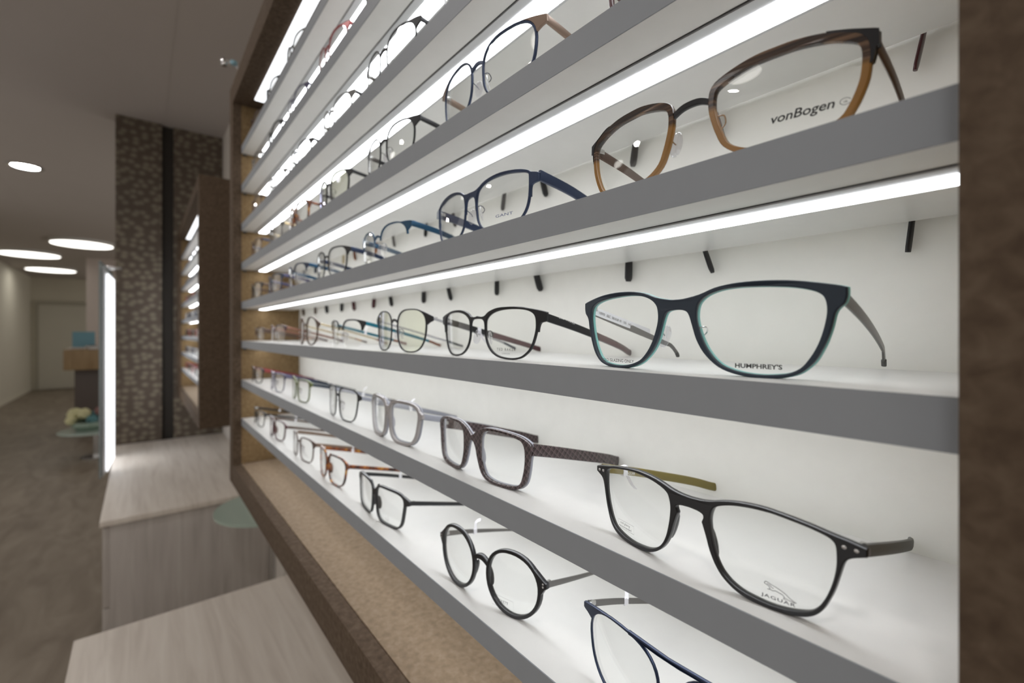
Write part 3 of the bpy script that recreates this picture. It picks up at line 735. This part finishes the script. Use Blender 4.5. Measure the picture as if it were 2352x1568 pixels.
def jag_print(l, yb, root):
    def rib(b, pts, w, y): ribbon(b, [(x+1.2, z+2.7) for x, z in pts], w, y=y)
    def cat(b):
        P_ = [(37.2,9.9),(38.5,9.9),(39.8,9.3),(41.5,8.9),(43.5,8.2),(45.6,7.2),(47.2,6.0),(48.6,5.2),(50.2,4.6)]
        rib(b, catmull(P_, 3, False), .32, y=.2)
        Q_ = [(37.2,9.7),(37.0,9.0),(38.0,8.6),(39.0,8.0),(39.5,6.9),(40.6,6.6),(41.5,7.0),(43.0,6.7),(44.6,6.3),(45.4,5.3),(46.8,4.8),(48.4,4.6),(49.7,4.3)]
        rib(b, catmull(Q_, 3, False), .3, y=.2)
        rib(b, [(38.0,9.2),(39.2,8.8),(40.2,8.0),(40.9,7.8)], .3, y=.2)
        rib(b, [(39.4,6.9),(38.7,6.6),(38.3,6.8)], .3, y=.2); rib(b, [(45.4,5.3),(44.9,4.6),(46.0,4.3)], .3, y=.2)
    prism_text(l[1], M_printg, [lambda b: text_mesh(b, "JAGUAR", 37.0, 5.3, 2.1, y=.2, bold=.03, sx=1.65, spacing=1.15), cat])
    def note(b):
        text_mesh(b, "cold glazing", -51.2, 10.2, 1.9, y=.2, sx=1.0); text_mesh(b, "recommended", -52.3, 8.1, 1.9, y=.2, sx=1.0)
        ribbon(b, [(-53.2,7.3),(-53.0,12.2),(-39.0,12.2),(-38.8,7.3)], .12, y=.2, closed=True)
    prism_text(l[-1], M_printg, [note], 'printed_note')
jl, jo = ground(J_in, J_out)
jag = eyeglasses(-.1306, TOPS[1], .2305, 'large black plastic eyeglasses with two silver rivets per corner, second lowest shelf', kind='acetate',
    lens=jl, outer=jo, front='black', W=75.6, yaw=R(-2.5), hz=38.0, temple='temgrey', tsize=(2.6,6.0,6.6), pads=False, thick=4.0, rivets=((68.6,38.6),(72.8,38.2)), tagged=.16, tagdir=-1, print_=jag_print)
for t in jag.children:
    if t.name.startswith('temple') and t.data.vertices[0].co.x < 0:
        t.data.materials[0] = pal('oliveac'); t['label'] = 'olive brown temple with silver lettering'
        temple_text(t, -1, -.0733, .036, .0300, -.20, 'JAGUAR', 2.7, M_printw, gap=.0018, name='printed_name', bold=.04)

def vb_print(l, yb, root):
    def lg(b):
        text_mesh(b, "vonBogen", 38.9, 12.0, 5.8, y=.2, bold=.09, sx=1.06, shear=.22)
        ribbon(b, [(67.3+1.9*math.cos(a/10*math.pi), 13.6+1.45*math.sin(a/10*math.pi)) for a in range(1, 19)], .22, y=.2)
        text_mesh(b, "vb", 66.6, 13.0, 1.6, y=.2)
    prism_text(l[1], M_print, [lg])
k = .97
vin = shade_z(V_in, k, ZA)
vz = min(p[1] for p in vin)-2.3; vin = [(x, (z-vz)*46.0/(44.4-vz)) for x, z in vin]
eyeglasses(-.1285, ZA, .228, 'large eyeglasses with dark brown horn tops, amber lower rims and dark metal bridge', mode='hang',
    lens=vin, rim=(4.2,3.2,2.6), front='horn', W=77.8, hz=37.5, end_mat='matteblack', endh=7, temple='brown', tip='rubber', tsize=(1.6,7.5,4.2), bridge='metalbar', pads=True, thick=3.6, print_=vb_print, tagged=.3, tagdir=-1, dx_in=1.5, bridge_z=.74, kind='metal')
def gant_print(l, yb, root):
    prism_text(l[1], M_printb, [lambda b: text_mesh(b, "GANT", 34.2, 9.4, 3.3, y=.2, sx=2.05, spacing=1.05, shear=0, bold=.01)])
gin = shade_z(G_in, k, ZA); gz = min(p[1] for p in gin)-1.5; gin = [(x, (z-gz)*47/(47-gz)) for x, z in gin]
g = eyeglasses(-.3381, ZA, .228, 'dark blue metal browline eyeglasses with wide blue temples, middle shelf, beside the amber pair', mode='hang',
    lens=gin, rim=(2.6,1.6,1.4), front='bluemetal', brow=([(x*.97,(z+86.7)*.97-86.7-gz*.93) for x,z in GBROW[0]],[(x*.97,(z+86.7)*.97-86.7-gz*.93) for x,z in GBROW[1]],20.5), W=77.8, hz=36.3, temple='bluemetal', tip='rubber', tsize=(3.0,8.5,6.5), endh=9, bridge='bar', bridge_z=.80, thick=2.2, print_=gant_print, tagged=.3, tagdir=-1, tpower=6)
def ted_print(l, yb, root):
    def f(b):
        text_mesh(b, "TED BAKER", 27.4, 7.4, 3.2, y=.2, sx=.98, spacing=1.42); text_mesh(b, "LONDON", 33.6, 4.5, 1.5, y=.2, spacing=1.6, sx=1.0)
    prism_text(l[1], M_print, [f])
tin, _ = ground(T_in, None, 1.5)
ted = eyeglasses(-.3374, TOPS[2], .235, 'black metal browline eyeglasses with dark red temple ends beside the navy and mint pair',
    lens=tin, rim=(2.2,1.6,1.6), front='matteblack', brow=TBROW, W=77.4, hz=34.8, temple='matteblack', tip='maroon', tsize=(2.4,6.8,5.6), endh=7, bridge_z=.72, thick=2.2, print_=ted_print, tagged=.25, tagdir=-1, tpower=5, tip_from=.35)
for t in ted.children:
    if t.name.startswith('temple') and t.data.vertices[0].co.x > 0:
        temple_text(t, 1, .0768, .026, .0325, -.17, 'TED BAKER', 3.0, M_printw, gap=.0006, name='printed_name', sp=1.3)
chk = eyeglasses(-.3465, TOPS[1], .2345, 'square dark brown plaid eyeglasses with pale grey inner layer, second lowest shelf', kind='acetate',
    lens=C_in, outer=C_out, front='plaid', back='greyblue', W=72.3, hz=36.5, temple='plaid', tsize=(2.4,10,9.5), pads=False, thick=3.0, tpower=5)
def hack_print(l, yb, root):
    def f(b):
        text_mesh(b, "H", 17.6, 9.0, 4.4, y=.2, sx=.95); text_mesh(b, "ACKETT", 20.6, 9.0, 3.5, y=.2, sx=.95)
        text_mesh(b, "BESPOKE", 22.0, 5.6, 1.9, y=.2, spacing=1.25)
        ribbon(b, [(15.0,4.3),(15.0,13.8),(38.5,13.8),(38.5,4.3)], .12, y=.2, closed=True)
    prism_text(l[1], M_printg, [f])
eyeglasses(-.3330, TOPS[0], .2350, 'round black plastic eyeglasses with thin grey metal temples, lowest shelf', kind='acetate',
    w=51, h=50, n=2.1, taper=.05, dbl=21, rim=(3.0,3.0,3.0), front='black', W=69, hz=36, temple='gun', tip='rubber', tsize=(1.6,5.5,2.4), pads=False, thick=4.0, yaw=R(7), tagged=.25, rivets=((66.3,37.2),(66.3,34.8)), print_=hack_print, endh=5.5, bridge='saddle', bridge_z=.66, tip_from=.72)
eyeglasses(-.146, TOPS[0], .2345, 'thin dark metal double bridge eyeglasses cut by the bottom edge of the photo',
    w=58, h=50, n=2.5, taper=.14, dbl=15, rim=(1.3,1.3,1.3), front='bluemetal', W=75, hz=45, temple='gun', tip='brown', tsize=(1.2,5.0,4.0), bridge='double', thick=2.2, tagged=.25, yaw=R(-2), bridge_z=.62, endh=4.5, tpower=5)

SH = {2: 'third lowest shelf', 1: 'second lowest shelf', 0: 'lowest shelf', 3: 'middle shelf', 4: 'fourth highest shelf', 5: 'third highest shelf', 6: 'second highest shelf', 7: 'topmost shelf'}
def G(row, s, label, **kw):
    z_ = TOPS[row]
    if row >= 3: kw.setdefault('mode', 'hang'); Y0 = .228
    else: Y0 = .2345
    kw.setdefault('yaw', R(random.uniform(-1.5, 1.5)))
    return eyeglasses(-s, z_, Y0, label, **kw)
# third lowest shelf, going left
G(2, .510, 'rounded black wire eyeglasses with yellowish tinted lenses and silver temples, third lowest shelf', w=54, h=47, n=2.7, taper=.12, dbl=18, rim=(1.6,1.4,1.4), front='matteblack', temple='silver', tip='navy', W=74, hz=38, glass=M_lens_y, thick=2, tsize=(1.4,3.2,3.0))
G(2, .698, 'half rimless black eyeglasses with teal blue temples and copper tips, third lowest shelf', w=55, h=40, n=3, taper=.06, half=.45, rim=(2.2,1.8,1.4), front='matteblack', temple='teal', tip='pink', W=73, hz=36, thick=2, tagged=.3)
G(2, .892, 'round dark brown eyeglasses with thin gold temples, third lowest shelf left of the teal pair', w=48, h=48, n=2.1, taper=.04, dbl=20, rim=(2,1.8,1.8), front='brown', temple='gold', tip='tortoise', W=66, hz=38, thick=2.6, tsize=(1.4,3,3))
G(2, 1.143, 'half rimless maroon eyeglasses, second from the left end of the third lowest shelf', w=55, h=38, half=.45, rim=(2.4,1.8,1.4), front='maroon', temple='pink', tip='maroon', W=73, hz=34, thick=2)
G(2, 1.345, 'half rimless dark brown eyeglasses at the left end of the third lowest shelf', w=52, h=34, half=.5, rim=(2.4,1.8,1.4), front='brown', temple='brown', tip='tortoise', W=70, hz=30, thick=2)
# second lowest shelf
G(1, .530, 'pale grey plastic eyeglasses just left of the plaid pair, second lowest shelf', kind='acetate', w=56, h=45, n=3.4, taper=.18, dbl=15, rim=(3.4,3.2,3.2), front='greyac', back='greyblue', temple='greyblue', W=72, hz=37, pads=False, thick=3.4, tagged=.3, tsize=(3,7,6))
def h_print(l, yb, root):
    prism_text(l[1], M_printg, [lambda b: text_mesh(b, "H", 20, 14, 9, y=.2)])
G(1, .712, 'black metal square eyeglasses with pale blue temples, fourth from right on second lowest shelf', w=55, h=46, n=3.6, taper=.20, dbl=18, rim=(2.2,1.6,1.6), front='matteblack', temple='greyblue', tip='rubber', W=74, hz=38, thick=2, tagged=.3, print_=h_print)
G(1, .950, 'olive green rectangular eyeglasses on the second lowest shelf', w=54, h=41, n=3.6, taper=.08, dbl=18, rim=(2.0,1.8,1.8), front='green', temple='navy', tip='rubber', W=73, hz=36, thick=2.4)
G(1, 1.145, 'thin violet metal eyeglasses left of the olive green pair, second lowest shelf', w=54, h=40, n=3.2, taper=.08, rim=(1.6,1.4,1.2), front='purple', temple='purple', tip='rubber', W=73, hz=36, thick=2)
G(1, 1.375, 'black eyeglasses with dark red temples at left end of second lowest shelf', w=52, h=38, n=3.2, rim=(2.0,1.6,1.6), front='matteblack', temple='red', tip='red', W=70, hz=34, thick=2.2, tsize=(2.4,7,6))
# lowest shelf
def d_print(l, yb, root):
    prism_text(l[1], M_printg, [lambda b: ribbon(b, [(30,10),(35,6.5),(37,7.5),(35.5,12)], .3, y=.2)])
G(0, .570, 'black plastic rectangular eyeglasses just left of the round black pair, lowest shelf', kind='acetate', w=57, h=42, n=4.2, taper=.15, dbl=15, rim=(3.0,2.6,2.4), front='black', temple='black', tip=None, W=76, hz=37, pads=False, thick=3.4, tagged=.35, print_=d_print, tsize=(3,5.5,4.5), yaw=R(1))
G(0, .762, 'orange brown tortoiseshell eyeglasses with patterned temples on the lowest shelf', kind='acetate', w=56, h=43, n=3.2, taper=.18, dbl=15, rim=(2.8,2.2,2.2), front='tortoise', temple='tortoise', W=74, hz=37, pads=False, thick=3, tagged=.3, tsize=(2.4,6,5))
G(0, .934, 'dark bronze metal rectangular eyeglasses just left of the tortoiseshell pair, lowest shelf', w=54, h=41, n=3.4, taper=.08, rim=(2.4,1.6,1.6), front='brown', temple='taupe', tip='brown', W=74, hz=37, thick=2.2, tsize=(2,7,5))
G(0, 1.145, 'dark brown plastic rectangular eyeglasses, second from the left end of the lowest shelf', kind='acetate', w=54, h=41, n=3.6, taper=.14, dbl=16, rim=(2.6,2.4,2.2), front='maroon', temple='brown', tip='maroon', W=73, hz=35, pads=False, thick=3, tagged=.3)
G(0, 1.345, 'black metal eyeglasses with black temples at the left end of the lowest shelf', w=52, h=38, n=3.2, rim=(2.2,1.4,1.2), front='matteblack', temple='matteblack', W=72, hz=34, thick=2.2, tagged=.35)
# middle shelf
G(3, .545, 'half rimless petrol blue eyeglasses, third pair from right on the middle shelf', w=56, h=42, n=2.6, taper=.06, half=.42, rim=(1.8,1.8,1.4), front='bluebright', temple='bluebright', tip='rubber', W=74, hz=38, thick=2, tsize=(2,7,4.5), tagged=.3)
G(3, .745, 'dark metal eyeglasses with navy blue temples, fourth pair from right on the middle shelf', w=55, h=42, n=3.0, taper=.08, rim=(2.2,1.6,1.4), front='matteblack', temple='bluemetal', tip='rubber', W=74, hz=38, thick=2, tsize=(2,7,5))
G(3, .950, 'half rimless blue metal eyeglasses, fifth pair from right on the middle shelf', w=55, h=42, n=2.8, half=.45, rim=(2.4,2,1.4), front='bluemetal', temple='bluebright', tip='maroon', W=74, hz=38, thick=2, tsize=(2,7,5))
G(3, 1.140, 'blurred dark navy eyeglasses, second from the left end of the middle shelf', w=55, h=40, n=3.2, rim=(2.2,1.6,1.4), front='bluemetal', temple='purple', tip='rubber', W=74, hz=37, thick=2, tsize=(2,7,5))
G(3, 1.350, 'blurred black eyeglasses at the left end of the middle shelf', w=54, h=39, n=3.2, rim=(2.2,1.6,1.4), front='matteblack', temple='brown', W=72, hz=36, thick=2)
# fourth highest shelf
G(4, .123, 'brown plastic eyeglasses, only a lower corner visible at the photo top edge', kind='acetate', w=56, h=44, n=3.2, rim=(3.2,3.0,3.0), front='maroon', W=76, hz=38, pads=False, thick=3.4, temple='maroon')
G(4, .328, 'dark blue metal eyeglasses with light brown hinge ends on the fourth highest shelf', w=57, h=48, n=2.7, taper=.10, dbl=19, rim=(2.0,1.8,1.8), front='bluemetal', W=77, hz=43, end_mat='taupe', temple='taupe', tip='rubber', tsize=(3,7,5), endh=6.5, thick=2.2, bridge_z=.72)
G(4, .527, 'thin black metal eyeglasses left of the dark blue pair, fourth highest shelf', w=55, h=45, n=2.6, rim=(1.8,1.6,1.6), front='matteblack', W=75, hz=41, temple='matteblack', tsize=(2.4,6,4), thick=2)
G(4, .735, 'black eyeglasses with greenish shine on the lens, middle of the fourth highest shelf', w=54, h=44, n=2.7, rim=(2.4,2,2), front='matteblack', W=74, hz=40, temple='matteblack', thick=2.4, glass=M_lens_y)
G(4, .940, 'dark tortoiseshell eyeglasses on the fourth highest shelf', kind='acetate', w=54, h=44, n=2.7, rim=(3,2.6,2.4), front='tortoise', W=74, hz=40, temple='tortoise', thick=3, pads=False)
G(4, 1.130, 'grey metal eyeglasses, second from the left end of the fourth highest shelf', w=52, h=42, n=2.6, rim=(1.6,1.4,1.4), front='gun', W=72, hz=38, temple='gold', thick=2)
G(4, 1.345, 'blurred eyeglasses with dark blue temples at left end of fourth highest shelf', w=52, h=42, n=2.6, rim=(1.8,1.4,1.4), front='brown', W=70, hz=38, temple='bluemetal', thick=2)
# third highest shelf
G(5, .330, 'silver rimmed eyeglasses where the third highest shelf meets the top edge', w=55, h=44, rim=(1.8,1.6,1.6), front='silver', W=75, hz=40, temple='bluemetal', thick=2)
G(5, .527, 'thin black wire eyeglasses, largest pair in view on the third highest shelf', w=56, h=46, n=2.5, rim=(1.8,1.4,1.4), front='matteblack', W=75, hz=42, temple='matteblack', thick=2)
G(5, .722, 'thin grey eyeglasses, middle of the third highest shelf, left of the black wire pair', w=55, h=45, n=2.5, rim=(1.8,1.4,1.4), front='gun', W=75, hz=41, temple='matteblack', thick=2)
G(5, .925, 'blurred black eyeglasses, third pair in view on the third highest shelf', w=54, h=44, n=2.6, rim=(2.2,1.6,1.4), front='matteblack', W=74, hz=40, temple='matteblack', thick=2)
G(5, 1.120, 'blurred grey eyeglasses, second from the left end of the third highest shelf', w=54, h=44, n=2.6, rim=(2.0,1.6,1.4), front='gun', W=74, hz=40, temple='gun', thick=2)
G(5, 1.345, 'blurred brown eyeglasses at the left end of the third highest shelf', w=52, h=42, n=2.6, rim=(2.0,1.6,1.4), front='brown', W=70, hz=38, temple='brown', thick=2)
# second highest shelf
G(6, .530, 'black eyeglasses on the second highest shelf, cut by the top edge of the photo', w=55, h=44, n=2.6, rim=(2.2,1.6,1.6), front='matteblack', W=75, hz=40, temple='matteblack', thick=2)
G(6, .742, 'dark red metal eyeglasses on the second highest shelf', w=56, h=46, n=2.5, rim=(2.6,1.8,1.6), front='red', W=75, hz=42, temple='red', thick=2.2)
G(6, .950, 'violet grey wire eyeglasses left of the dark red pair, second highest shelf', w=54, h=45, n=2.5, rim=(2.2,1.8,1.6), front='purple', W=74, hz=41, temple='silver', thick=2)
G(6, 1.140, 'blurred black eyeglasses, second from the left end of the second highest shelf', w=54, h=45, n=2.6, rim=(2.8,2.0,1.8), front='black', W=74, hz=41, temple='black', thick=2.4)
G(6, 1.345, 'blurred pale grey eyeglasses at the left end of the second highest shelf', w=52, h=42, n=2.6, rim=(2.0,1.6,1.4), front='gun', W=70, hz=38, temple='gun', thick=2)
# topmost shelf
G(7, .74, 'black eyeglasses on the topmost shelf, rightmost pair in view', w=54, h=42, n=2.6, rim=(2.6,2,2), front='black', W=74, hz=38, temple='black', thick=2.4)
G(7, .96, 'dark grey eyeglasses on the topmost shelf, their tops silhouetted against the light strip', w=54, h=43, n=2.6, rim=(2.6,2,2), front='temgrey', W=74, hz=39, temple='temgrey', thick=2.4)
G(7, 1.165, 'blurred dark eyeglasses, second from the left end of the topmost shelf', w=54, h=43, n=2.6, rim=(2.6,2,2), front='black', W=74, hz=39, temple='black', thick=2.4)
G(7, 1.355, 'blurred brown eyeglasses in the left corner of the topmost shelf', w=52, h=42, n=2.6, rim=(2.2,2,2), front='brown', W=70, hz=38, temple='brown', thick=2.2)

# far display case: small pairs, copied with their parts
def copy_tree(o, parent=None):
    c = o.copy(); COL.objects.link(c); c.parent = parent
    for ch in o.children: copy_tree(ch, c)
    return c
protos = [eyeglasses(0, 0, .2345, 'x', w=54, h=40, n=3, front=f_, temple=t_, W=73, hz=36, thick=2.4, pads=False, rim=(2.4,2,2))
          for f_, t_ in (('matteblack','matteblack'), ('bluemetal','bluebright'), ('red','red'), ('silver','gun'))]
kidx = 0
for r_, (z_, rn) in enumerate(zip(TOPS, ROWN)):
    for j in range(6):
        p = protos[(kidx*7+j*3+r_) % 4]; kidx += 1
        c = copy_tree(p)
        c.location = (-2.60-.225*j + random.uniform(-.01,.01), .2345, z_)
        c['label'] = 'small blurred eyeglasses on the %s shelf of the far display case' % rn
        c['category'] = 'eyeglasses'; c['group'] = 'small eyeglasses on the %s shelf of the far case' % rn
for p in protos:
    for ch in list(p.children):
        for g_ in list(ch.children): bpy.data.objects.remove(g_)
        bpy.data.objects.remove(ch)
    bpy.data.objects.remove(p)

# ------------------------------------------------------------------ cabinets and small table top
def cabinet(x0, x1, label, drawers):
    y0, y1, zt = -.122, WALLY-.002, -.73
    c = empty('cabinet', ((x0+x1)/2, (y0+y1)/2, FLOOR)); tag(c, label, 'cabinet')
    def P(name, mat, *d, bev=.0012, par=None):
        o = bx(name, mat, par or c, *d, bev=bev)
        if par is None: o.location = (-(x0+x1)/2, -(y0+y1)/2, -FLOOR)
        return o
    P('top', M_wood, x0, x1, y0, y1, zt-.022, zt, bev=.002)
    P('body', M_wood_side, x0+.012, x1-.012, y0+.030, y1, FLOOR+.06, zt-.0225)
    P('plinth', M_dark, x0+.03, x1-.03, y0+.06, y1, FLOOR, FLOOR+.0595)
    n = drawers; wd = (x1-x0-.03)/2
    for i in range(2):
        for j in range(n):
            z0 = FLOOR+.065+j*((zt-.028-FLOOR-.065)/n); z1 = FLOOR+.065+(j+1)*((zt-.028-FLOOR-.065)/n)-.004
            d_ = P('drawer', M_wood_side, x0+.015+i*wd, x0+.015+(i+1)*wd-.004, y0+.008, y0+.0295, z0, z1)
    return c
cabinet(-1.493, -.02, 'pale ash wood cabinet directly below the near display case, nearest cabinet', 2)
cabinet(-3.915, -2.362, 'pale ash wood cabinet under the far display case, grey side facing the viewer', 2)
t = empty('wall_table', (-2.06, .42, -.70)); tag(t, 'frosted green glass half round table top between the two wooden cabinets', 'table')
bm = bmesh.new(); n = 40; pts = []
for k in range(n):
    a = 2*math.pi*k/n; pts.append((.205*math.cos(a), min(.205*math.sin(a), .047)))
lo = [bm.verts.new((x, y, -.010)) for x, y in pts]; hi = [bm.verts.new((x, y, 0)) for x, y in pts]
bm.faces.new(hi); bm.faces.new(lo[::-1])
for k in range(n): bm.faces.new((lo[k], lo[(k+1)%n], hi[(k+1)%n], hi[k]))
mesh_obj('glass_top', bm, solid('frosted_green_glass', (.36,.44,.38), .18), t)
bm = bmesh.new(); lathe(bm, [(0,-.012),(.03,-.012),(.03,-.02),(.012,-.022),(.012,-.72),(.09,-.745),(.09,-.758),(0,-.758)], n=24); mesh_obj('stand', bm, M_steel, t)

# upright mirror with a light strip on the far cabinet
mr_ = empty('mirror_light', (-3.25, -.127, -.73)); mr_.rotation_euler = (0, 0, 0)
tag(mr_, 'tall narrow mirror with a bright vertical white light strip standing on the far cabinet', 'mirror')
def slab(name, mat, p, q, th, z0, z1, parent, loc):
    d_ = Vector((q[0]-p[0], q[1]-p[1], 0)).normalized(); nrm = Vector((-d_.y, d_.x, 0))
    bm = bmesh.new(); vs = []
    for z in (z0, z1):
        for (c, s) in ((p,0),(q,0),(q,1),(p,1)):
            vs.append(bm.verts.new(Vector((c[0], c[1], z))+nrm*th*s-Vector(loc)))
    for f in ((0,1,2,3),(4,5,6,7),(0,1,5,4),(1,2,6,5),(2,3,7,6),(3,0,4,7)): bm.faces.new([vs[i] for i in f])
    return mesh_obj(name, bm, mat, parent, smooth=False)
loc = (-3.25, -.127, -.73)
slab('mirror_glass', solid('mirror_back_grey', (.20,.23,.23), .25), (-3.62,-.126), (-3.06,-.152), -.008, -.7295, .36, mr_, loc)
slab('side_edge', M_alu, (-3.62,-.125), (-3.10,-.149), .005, -.7295, .33, mr_, loc)
slab('light_strip', emit_mat('mirror_light_diffuser', (.95,.96,1), 1.7), (-3.56,-.1205), (-3.20,-.1365), .004, -.7295, .312, mr_, loc)
bm = bmesh.new(); box(bm, -.02, .02, -.02, .05, 1.07, 1.085, bev=.003); o = mesh_obj('clamp', bm, M_steel, mr_)

# ------------------------------------------------------------------ ceiling lamps
def lamp(x, y, r, label, group='round ceiling lamps'):
    c = empty('ceiling_lamp', (x, y, CEIL)); tag(c, label, 'ceiling lamp', group)
    bm = bmesh.new(); lathe(bm, [(0,-.0005),(r,-.0005),(r,-.045),(r-.012,-.05)], n=56); mesh_obj('housing', bm, solid('lamp_housing_white', (.7,.7,.68), .5), c)
    bm = bmesh.new(); lathe(bm, [(0,-.052),(r-.013,-.052),(r-.013,-.046)], n=56); mesh_obj('diffuser', bm, M_lamp, c)
    return c
lamp(-9.76, -.70, .375, 'flat round glowing ceiling lamp, biggest of the three in the corridor')
lamp(-11.6, -1.51, .40, 'flat round glowing ceiling lamp at the left edge of the photo')
lamp(-14.2, -1.52, .41, 'flat round glowing ceiling lamp, lowest in the photo and farthest away')
for (x, y) in ((-.6,-1.5),(1.3,-.9),(-3.4,-1.6)):
    lamp(x, y, .22, 'flat round glowing ceiling lamp reflected in the spectacle lenses', 'lamps over the shop floor')
def spot(x, y, label, group=None, tilt=0):
    c = empty('downlight', (x, y, CEIL)); tag(c, label, 'downlight', group)
    bm = bmesh.new(); lathe(bm, [(.115,-.0005),(.115,-.008),(.092,-.012),(.085,-.002)], n=32); mesh_obj('ring', bm, M_steel, c)
    bm = bmesh.new(); lathe(bm, [(0,-.006),(.084,-.006),(.084,-.001),(0,-.001)], n=32); mesh_obj('bulb', bm, M_spot, c)
spot(-5.64, -.76, 'small round bright downlight in the ceiling, alone at the left')
for (x, y) in ((-1.6,-.7),(.2,-.6),(-2.6,-1.9),(-.9,-2.0)):
    spot(x, y, 'small recessed downlight reflected as a bright dot in the lenses', 'downlights over the shop floor')

# small chrome clamp spotlight beside the case
b = empty('clamp_spotlight', (-1.64, .235, .83)); tag(b, 'tiny chrome fitting with pale blue cap beside the top of the near case', 'light fitting')
bm = bmesh.new(); sweep(bm, [(.0,.22,-.02),(.0,.05,-.02),(0,.0,0),(0,-.03,.01)], (.007,.007)); mesh_obj('arm', bm, M_steel, b)
bm = bmesh.new(); lathe(bm, [(0,-.012),(.009,-.010),(.011,.0),(.008,.010),(0,.012)], 0, -.035, n=20); mesh_obj('head', bm, M_steel, b)
bm = bmesh.new(); lathe(bm, [(0,-.008),(.009,-.006),(.010,.003),(0,.006)], .016, -.012, n=20); mesh_obj('cap', bm, solid('pale_blue_plastic', (.25,.45,.55), .3), b)

# ------------------------------------------------------------------ corridor furniture
c = empty('reception_desk', (-9.2, -.45, FLOOR)); tag(c, 'dark reception desk with a tan wooden top block at the end of the corridor', 'desk')
def Pd(name, mat, *d):
    o = bx(name, mat, c, *d, bev=.004); o.location = (9.2, .45, -FLOOR); return o
M_tan = ramp_mat('tan_oak', [(.3,(.26,.17,.08)),(.7,(.36,.25,.13))], scale=(1,10,1), nscale=3, rough=.5)
Pd('counter_top', M_tan, -9.6, -8.75, -.82, .3, -.52, -.235)
Pd('body', solid('dark_brown_panel', (.10,.08,.07), .5), -9.55, -8.9, -.72, .3, FLOOR+.08, -.5205)
Pd('plinth', M_steel, -9.5, -8.95, -.70, .28, FLOOR, FLOOR+.079)
c = empty('leaflet_stand', (-9.0, -.62, -.2345)); tag(c, 'light blue leaflet display standing on the reception desk', 'leaflet stand')
bm = bmesh.new(); box(bm, -.01, .01, -.13, .11, .03, .25); o = mesh_obj('leaflet', bm, solid('light_blue_paper', (.16,.34,.42), .5), c, smooth=False)
bm = bmesh.new(); box(bm, -.06, .06, -.15, .15, 0, .03, bev=.004); mesh_obj('base', bm, M_pad, c)
c = empty('bowl', (-8.9, -.55, -.2345)); tag(c, 'small white bowl with dark contents on the desk beside the blue leaflets', 'bowl')
bm = bmesh.new(); lathe(bm, [(0,0),(.05,0),(.09,.05),(.085,.05),(.05,.008),(0,.008)], .12, .03); mesh_obj('dish', bm, solid('white_china', (.7,.7,.7), .2), c)
bm = bmesh.new(); lathe(bm, [(0,.03),(.07,.03),(.05,.055),(0,.062)], .12, .03); mesh_obj('contents', bm, M_dark, c)
tx, ty, tz = -7.25, -.40, -1.13
c = empty('side_table', (tx, ty, FLOOR)); tag(c, 'low round glass side table carrying a flower arrangement in the corridor', 'table')
bm = bmesh.new(); lathe(bm, [(0,tz-.02-FLOOR),(.33,tz-.02-FLOOR),(.335,tz-.01-FLOOR),(.33,tz-FLOOR),(0,tz-FLOOR)], n=48); mesh_obj('glass_top', bm, solid('pale_green_glass_top', (.42,.50,.46), .1), c)
bm = bmesh.new(); lathe(bm, [(0,0),(.14,0),(.14,.015),(.03,.02),(.03,tz-.021-FLOOR),(0,tz-.021-FLOOR)], n=32); mesh_obj('pedestal', bm, M_steel, c)
c = empty('flower_arrangement', (tx+.02, ty-.06, tz)); tag(c, 'bowl of cream and teal flowers on the low glass side table', 'flowers')
bm = bmesh.new(); lathe(bm, [(0,0),(.10,0),(.16,.06),(.15,.10),(.0,.09)], n=28); mesh_obj('planter', bm, solid('green_glass_bowl', (.22,.30,.24), .2), c)
def blossom(x, y, z, r, mat, name='blossom'):
    bm = bmesh.new()
    for i in range(26):
        u = i*2.399; v = math.acos(1-2*(i+.5)/26)
        d_ = Vector((math.sin(v)*math.cos(u), math.sin(v)*math.sin(u), math.cos(v)))
        q = bmesh.ops.create_icosphere(bm, subdivisions=1, radius=r*.42)
        for w_ in q['verts']: w_.co = Vector((x, y, z)) + d_*r*.7 + w_.co
    mesh_obj(name, bm, mat, c)
M_cr = solid('cream_petal', (.62,.60,.36), .6); M_te = solid('teal_petal', (.10,.24,.26), .6); M_pi = solid('dusky_pink_petal', (.24,.12,.11), .6)
for (x, y, z, r, m_) in ((-.02,-.12,.19,.07,M_cr), (.05,-.04,.20,.06,M_cr), (0,.06,.16,.06,M_te), (.08,.10,.22,.05,M_pi), (-.05,.16,.15,.07,M_te), (.06,-.15,.13,.05,M_cr), (.1,.03,.13,.05,M_te)):
    blossom(x, y, z, r, m_)
bm = bmesh.new()
for i in range(14):
    a = i*.9; r = .16+.03*math.sin(i*3)
    sweep(bm, [(0,0,.08),(r*.6*math.cos(a),r*.6*math.sin(a),.13),(r*math.cos(a),r*math.sin(a),.12+.03*math.sin(i))], [(.006,.004),(.035,.004),(.004,.002)], seg=6)
mesh_obj('leaves', bm, solid('dark_leaf_green', (.05,.10,.05), .5), c)
